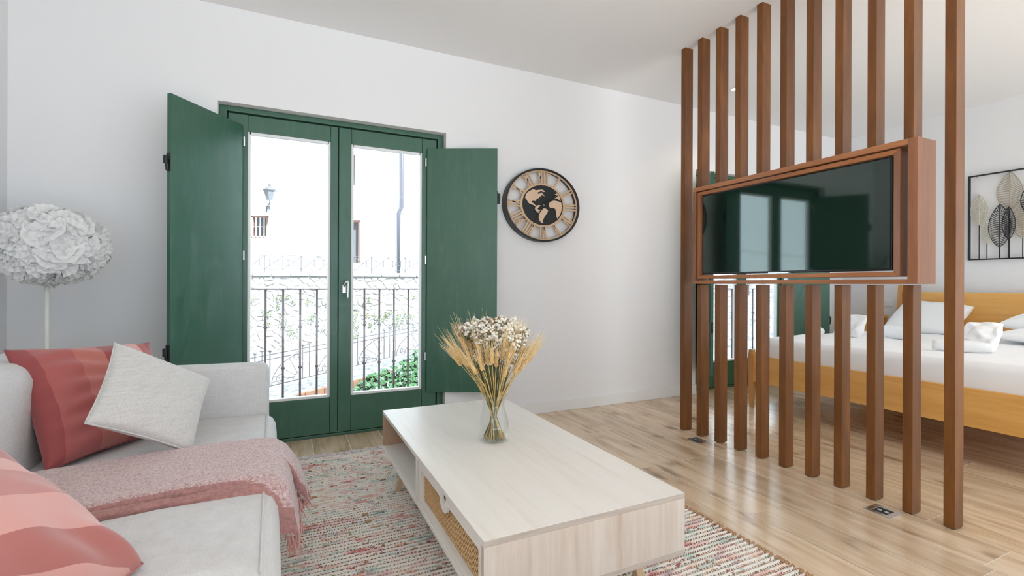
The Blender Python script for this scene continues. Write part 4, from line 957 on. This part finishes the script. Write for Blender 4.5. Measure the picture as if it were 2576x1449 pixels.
g = MB(); lay(g, .15, zb_, .29, zt_); exloc(g).build('lantern_glass', M['lampglass'], ls)
g = MB(); g.tube([(lx, DL, zb_), (lx, DL, zb_-.45)], .03, 8); g.tube([(lx, DL, zb_-.12), (lx-.2, DL+.3, zb_-.28), (lx-.35, DF-.02, zb_-.45)], .03, 6)
pts = [(lx-.16+.09*math.cos(a_*.6)*(1-a_*.04), DL+.25, zb_-.33+.09*math.sin(a_*.6)*(1-a_*.04)) for a_ in range(14)]; g.tube(pts, .015, 5)
exloc(g).build('bracket', M['iron_far'], ls)
# upper street and its railing
DW = 22.0
exloc_ = MB().box(-95, 60, DW+.15, DF, ez(800, 694, DW)-.4, ez(800, 692, DW)); tag(exloc(exloc_).build('upper_street', M['pave']), 'pale paved street in front of the white house', 'street', kind='structure')
sr = thing('street_railing', tuple(EX(el(850, DW), DW, 1.5)), 'thin iron railing of crossed panels along the upper street', 'railing')
zt_, zb_ = ez(766, 646, DW), ez(766, 686, DW); x0_ = el(665, DW); pitch = (el(1021, DW)-el(665, DW))/8.05
g = MB()
for z_ in (zt_, zb_+.08): g.tube([(x0_-pitch*5, DW, z_), (x0_+pitch*14, DW, z_)], .012, 5)
exloc(g).build('rails', M['iron_far'], sr)
for k_ in range(-3, 12):
    xx = x0_+pitch*k_; exloc(MB().tube([(xx, DW, zb_+.1 if k_ % 2 else zb_-.12), (xx, DW, zt_)], .02 if k_ % 2 == 0 else .014, 6)).build('post', M['iron_far'], sr)
    g = MB(); h_ = zt_-zb_-.1; a = xx; b_ = xx+pitch; zl, zh = zb_+.1, zt_-.02
    g.tube([(a, DW, zh), (b_, DW, zl)], .013, 4); g.tube([(a, DW, zl), (b_, DW, zh)], .013, 4)
    for f_ in (.27, .73): g.tube([(a+pitch*f_, DW, zl+h_*.27), (a+pitch*f_, DW, zl+h_*.73)], .013, 4)
    exloc(g).build('cross_panel', M['iron_far'], sr)
# stone retaining wall, stone by stone (Voronoi cells clipped in the wall plane)
sw_ = thing('stone_wall', tuple(EX(el(850, DW), DW, -3)), 'rough pale stone retaining wall below the upper street', 'wall')
ZWt = ez(766, 697, DW)
exloc(MB().box(-30, 60, DW-.015, DW+.2, -6, ZWt)).build('mortar_bed', M['mortar'], sw_)
cxs = -14.0; rr_ = random.Random(8)
copm = None
for k_ in range(19):
    a = -9.5+k_*.75; exloc(MB().box(a, a+.73, DW-.10-rr_.random()*.03, DW+.2, ZWt, ZWt+.13+rr_.random()*.025)).build('coping_stone', M['stonew'], sw_, bevel=.02)
seeds = []; gx, gz = .36, .215; WX0, WX1, WZ0, WZ1 = el(628, DW), el(1064, DW), -3.0, ZWt-.01
j = 0; z = WZ0
while z < WZ1:
    x_ = WX0-(gx/2 if j % 2 else 0)
    while x_ < WX1+gx:
        seeds.append((x_+rr_.uniform(-.15, .15), z+rr_.uniform(-.09, .09))); x_ += gx
    z += gz; j += 1
def clip(poly, px_, pz_, nx_, nz_):
    out = []; n = len(poly)
    for i in range(n):
        a, b_ = poly[i], poly[(i+1) % n]; da = (a[0]-px_)*nx_+(a[1]-pz_)*nz_; db = (b_[0]-px_)*nx_+(b_[1]-pz_)*nz_
        if da <= 0: out.append(a)
        if (da < 0) != (db < 0) and abs(da-db) > 1e-12: f_ = da/(da-db); out.append((a[0]+(b_[0]-a[0])*f_, a[1]+(b_[1]-a[1])*f_))
    return out
cells = []
for i, (sx, sz) in enumerate(seeds):
    poly = [(sx-.6, max(WZ0, sz-.5)), (sx+.6, max(WZ0, sz-.5)), (sx+.6, min(WZ1, sz+.5)), (sx-.6, min(WZ1, sz+.5))]
    for k_, (tx, tz) in enumerate(seeds):
        if k_ == i or abs(tx-sx) > 1.2 or abs(tz-sz) > 1.0: continue
        dx_, dz_ = tx-sx, tz-sz; L_ = math.hypot(dx_, dz_); poly = clip(poly, (sx+tx)/2-dx_/L_*.012, (sz+tz)/2-dz_/L_*.012, dx_/L_, dz_/L_)
        if len(poly) < 3: break
    if len(poly) >= 3: cells.append(((sx, sz), poly))
cells.sort(key=lambda c_: -c_[0][1])
def stone(mb, sx, sz, poly):
    n = len(poly); pr_ = .02+rr_.random()*.03
    P0 = [(p[0], DW+.05, p[1]) for p in poly]; P1 = [(sx+(p[0]-sx)*.97, DW-pr_*.8, sz+(p[1]-sz)*.97) for p in poly]; P2 = [(sx+(p[0]-sx)*.72, DW-pr_-.012, sz+(p[1]-sz)*.72) for p in poly]
    fs = [tuple(range(2*n, 3*n))]
    for i in range(n):
        k2 = (i+1) % n; fs += [(i, k2, n+k2, n+i), (n+i, n+k2, 2*n+k2, 2*n+i)]
    mb.add(P0+P1+P2, fs)
rest = MB()
for i, ((sx, sz), poly) in enumerate(cells):
    if i < 280:
        mb = MB(); stone(mb, sx, sz, poly); exloc(mb).build('stone', M['stonew'], sw_)
    else: stone(rest, sx, sz, poly)
if rest.v: stuff(exloc(rest).build('lower_stones', M['stonew'], sw_))
wd = MB()
for k_ in range(60):
    px_ = rr_.uniform(640, 1050); py_ = rr_.uniform(745, 850); a, b_ = el(px_, DW), ez(px_, py_, DW)
    for q in range(9):
        x_, z_ = a+rr_.gauss(0, .10), b_+rr_.gauss(0, .06); s_ = rr_.uniform(.02, .05)
        wd.add([(x_-s_, DW-.08, z_), (x_, DW-.14, z_-s_), (x_+s_, DW-.09, z_), (x_, DW-.12, z_+s_)], [(0, 1, 2, 3)])
M['weed'] = plain('dry_wall_weeds', (.19, .22, .10), .8, noise_amt=.4, nscale=3)
stuff(exloc(wd).build('weeds', M['weed'], sw_))
# sloping lane
DR = 11.7; lane = MB(); G = []
def laneZ(x_, y_):
    xa, xb = el(681, DR), el(1049, DR); za, zb__ = ez(681, 975, DR), ez(1049, 884, DR); z1 = za+(x_-xa)*(zb__-za)/(xb-xa)
    xc, xd = el(760, DW), el(1000, DW); zc, zd = ez(760, 875, DW), ez(1000, 838, DW); z2 = zc+(x_-xc)*(zd-zc)/(xd-xc)
    f_ = (y_-DR)/(DW-DR); return z1*(1-f_)+z2*f_ if f_ > 0 else z1+f_*.4
xs = [-24+i*1.0 for i in range(60)]; ys = [DR-.25, DR, 14, 16.5, 19, DW]
for y_ in ys:
    for x_ in xs: lane.v.append((x_, y_, laneZ(x_, y_)))
for j in range(len(ys)-1):
    for i in range(len(xs)-1): a = j*len(xs)+i; lane.f.append((a, a+1, a+len(xs)+1, a+len(xs)))
tag(exloc(lane).build('sloping_lane', M['pave']), 'pale sloping lane between the ornate railing and the stone wall', 'path', kind='structure')
em = MB(); ys2 = [4.6, 6.5, 8.5, 10.5, DR-.25]
def embZ(x_, y_): f_ = (y_-4.6)/(DR-.25-4.6); return (laneZ(x_, DR-.25))*f_+(-1.9+.10*x_)*(1-f_)-.25*math.sin(PI*f_)
for y_ in ys2:
    for x_ in xs: em.v.append((x_, y_, embZ(x_, y_)))
for j in range(len(ys2)-1):
    for i in range(len(xs)-1): a = j*len(xs)+i; em.f.append((a, a+1, a+len(xs)+1, a+len(xs)))
tag(exloc(em).build('gravel_bank', M['asph']), 'grey pebbled bank in front of the ornate railing', 'ground', kind='structure')
for i, (pa, pya, pb_, pyb) in enumerate(((722, 893, 795, 942), (905, 858, 985, 889))):
    Dk = DR+1.6; a0, a1 = el(pa, Dk+1.0), el(pb_, Dk); k_ = MB()
    za_, zb2 = laneZ(a0, Dk+1.0), laneZ(a1, Dk)
    k_.hexa([(a0, Dk+1.0, za_-.3), (a1, Dk, zb2-.3), (a1+.15, Dk+.3, zb2-.3), (a0+.15, Dk+1.3, za_-.3)], [(a0, Dk+1.0, za_+.22), (a1, Dk, zb2+.22), (a1+.15, Dk+.3, zb2+.22), (a0+.15, Dk+1.3, za_+.22)])
    tag(exloc(k_).build('stone_step', plain('step_stone', (.62, .55, .52), .9), None, bevel=.02), ['stone step edge crossing the lane, seen through the left pane', 'stone step edge crossing the lane, seen through the right pane'][i], 'step', 'steps across the lane')
# ornate sloping rail
orr = thing('ornate_railing', tuple(EX(el(850, DR), DR, -1)), 'thin wrought iron railing with fan scrolls sloping up the lane', 'railing')
def lineZ(p, q):
    xa, xb = el(p[0], DR), el(q[0], DR); za, zb_ = ez(p[0], p[1], DR), ez(q[0], q[1], DR); return lambda x_: za+(x_-xa)*(zb_-za)/(xb-xa)
L1 = lineZ((640, 902), (1049, 823)); L2 = lineZ((640, 914), (1049, 832)); L3 = lineZ((682, 973), (1049, 884))
xA, xB = el(560, DR), el(1120, DR)
for Lf in (L1, L2, L3): exloc(MB().tube([(xA, DR, Lf(xA)), (xB, DR, Lf(xB))], .012, 6)).build('rail', M['iron_far'], orr)
def rpost(px_, kind):
    x_ = el(px_, DR)
    g = MB()
    if kind == 'ball': g.tube([(x_, DR, laneZ(x_, DR)), (x_, DR, L1(x_)+.05)], .013, 6); g.lathe([(0, -.035), (.025, -.02), (.034, 0), (.025, .02), (0, .035)], (x_, DR, L1(x_)+.075), 8)
    else: g.tube([(x_, DR, L3(x_)-.03), (x_, DR, L1(x_)+.12)], .010, 6); g.box(x_-.05, x_+.05, DR-.01, DR+.01, L1(x_)+.09, L1(x_)+.11)
    exloc(g).build('picket', M['iron_far'], orr)
for px_ in (642, 680, 762, 900, 967, 1040): rpost(px_, 'ball')
for px_ in (660, 779, 981, 995): rpost(px_, 'cross')
def fan(pa, pb_):
    xa, xb = el(pa, DR), el(pb_, DR); g = MB(); w_ = xb-xa; h_ = (L2(xa)-L3(xa))*.96
    def Q(u, v): x_ = xa+w_*u; return (x_, DR, L3(x_)+h_*v)
    arc = [Q(1-math.cos(a_)*1.0, math.sin(a_)) for a_ in [PI/2*i/12 for i in range(13)]]; g.tube(arc, .009, 5)
    for a_ in (.35, .75, 1.15): g.tube([Q(1-.28*math.cos(a_), .30*math.sin(a_)), Q(1-math.cos(a_)*.97, math.sin(a_)*.97)], .007, 4)
    g.tube([Q(1-.28*math.cos(a_), .30*math.sin(a_)) for a_ in [PI/2*i/6 for i in range(7)]], .008, 4)
    g.tube([Q(0, .12), Q(.72, .14)], .007, 4)
    for (cu, cv, r_2) in ((.28, .06, .16), (.86, .80, .15)):
        g.tube([Q(cu+r_2*(1-i*.045)*math.cos(i*.55), cv+.12+r_2*1.3*(1-i*.045)*math.sin(i*.55)) for i in range(18)], .007, 4)
    exloc(g).build('fan_scroll', M['iron_far'], orr)
fan(684, 758); fan(800, 868); fan(902, 965); fan(998, 1060)
# brick edging and ivy bank
DI = 8.4
ed = thing('brick_edging', tuple(EX(el(850, DI), DI, -1)), 'row of orange bricks edging the ivy bed below the balcony', 'edging')
def edZ(x_): 
    xa, xb = el(770, DI), el(930, DI); za, zb_ = ez(770, 990, DI), ez(930, 950, DI); return za+(x_-xa)*(zb_-za)/(xb-xa)
x_ = el(745, DI)
for k_ in range(13):
    a = x_+k_*.15; z0_, z1_ = edZ(a), edZ(a+.14)
    exloc(MB().hexa([(a, DI, z0_-.5), (a+.14, DI, z1_-.5), (a+.14, DI+.12, z1_-.5), (a, DI+.12, z0_-.5)], [(a, DI, z0_), (a+.14, DI, z1_), (a+.14, DI+.12, z1_), (a, DI+.12, z0_)])).build('brick', M['brick'], ed)
iv = thing('ivy', tuple(EX(el(980, 7.4), 7.4, -1)), 'green ivy bank outside the lower right pane of the living room door', 'plant')
def ivyZ(x_, y_):
    xa, xb = el(880, DI), el(1060, DI); za, zb_ = ez(880, 975, DI), ez(1060, 888, DI); zt = za+(x_-xa)*(zb_-za)/(xb-xa)
    return zt-(DI-y_)*.42+.10*noise.noise(Vector((x_*1.6, y_*1.6, 0)))
mb = MB(); ia_, ib_ = el(870, DI), el(1250, DI); n1, n2 = 30, 16
for j in range(n2+1):
    for i in range(n1+1): a, b_ = ia_+(ib_-ia_)*i/n1, 4.8+(DI-.05-4.8)*j/n2; mb.v.append((a, b_, ivyZ(a, b_)-.06))
for j in range(n2):
    for i in range(n1): a = j*(n1+1)+i; mb.f.append((a, a+1, a+n1+2, a+n1+1))
exloc(mb).build('undergrowth', M['soil'], iv, smooth=True)
lf = MB(); rr_ = random.Random(14)
def ileaf(mb, c_, s_, nrm):
    nrm = nrm.normalized(); a = nrm.orthogonal().normalized(); b_ = nrm.cross(a); th_ = rr_.uniform(0, 6.28); a, b_ = a*math.cos(th_)+b_*math.sin(th_), b_*math.cos(th_)-a*math.sin(th_)
    o5 = [(0, -.55), (.55, -.25), (.45, .15), (.95, .35), (.35, .45), (0, 1.1), (-.35, .45), (-.95, .35), (-.45, .15), (-.55, -.25)]
    mb.add([c_+a*s_*p[0]+b_*s_*p[1]+nrm*s_*(.12*abs(p[0])) for p in o5]+[c_], [(i, (i+1) % 10, 10) for i in range(10)])
for k_ in range(3200):
    a = rr_.uniform(ia_, ib_); b_ = rr_.uniform(5.6, DI); z_ = ivyZ(a, b_)+rr_.uniform(-.03, .07)
    ileaf(lf, Vector((a, b_, z_)), rr_.uniform(.035, .065), Vector((rr_.uniform(-.6, .6), rr_.uniform(-1.2, -.1), rr_.uniform(.4, 1.2))))
stuff(exloc(lf).build('leaves', M['ivy'], iv))
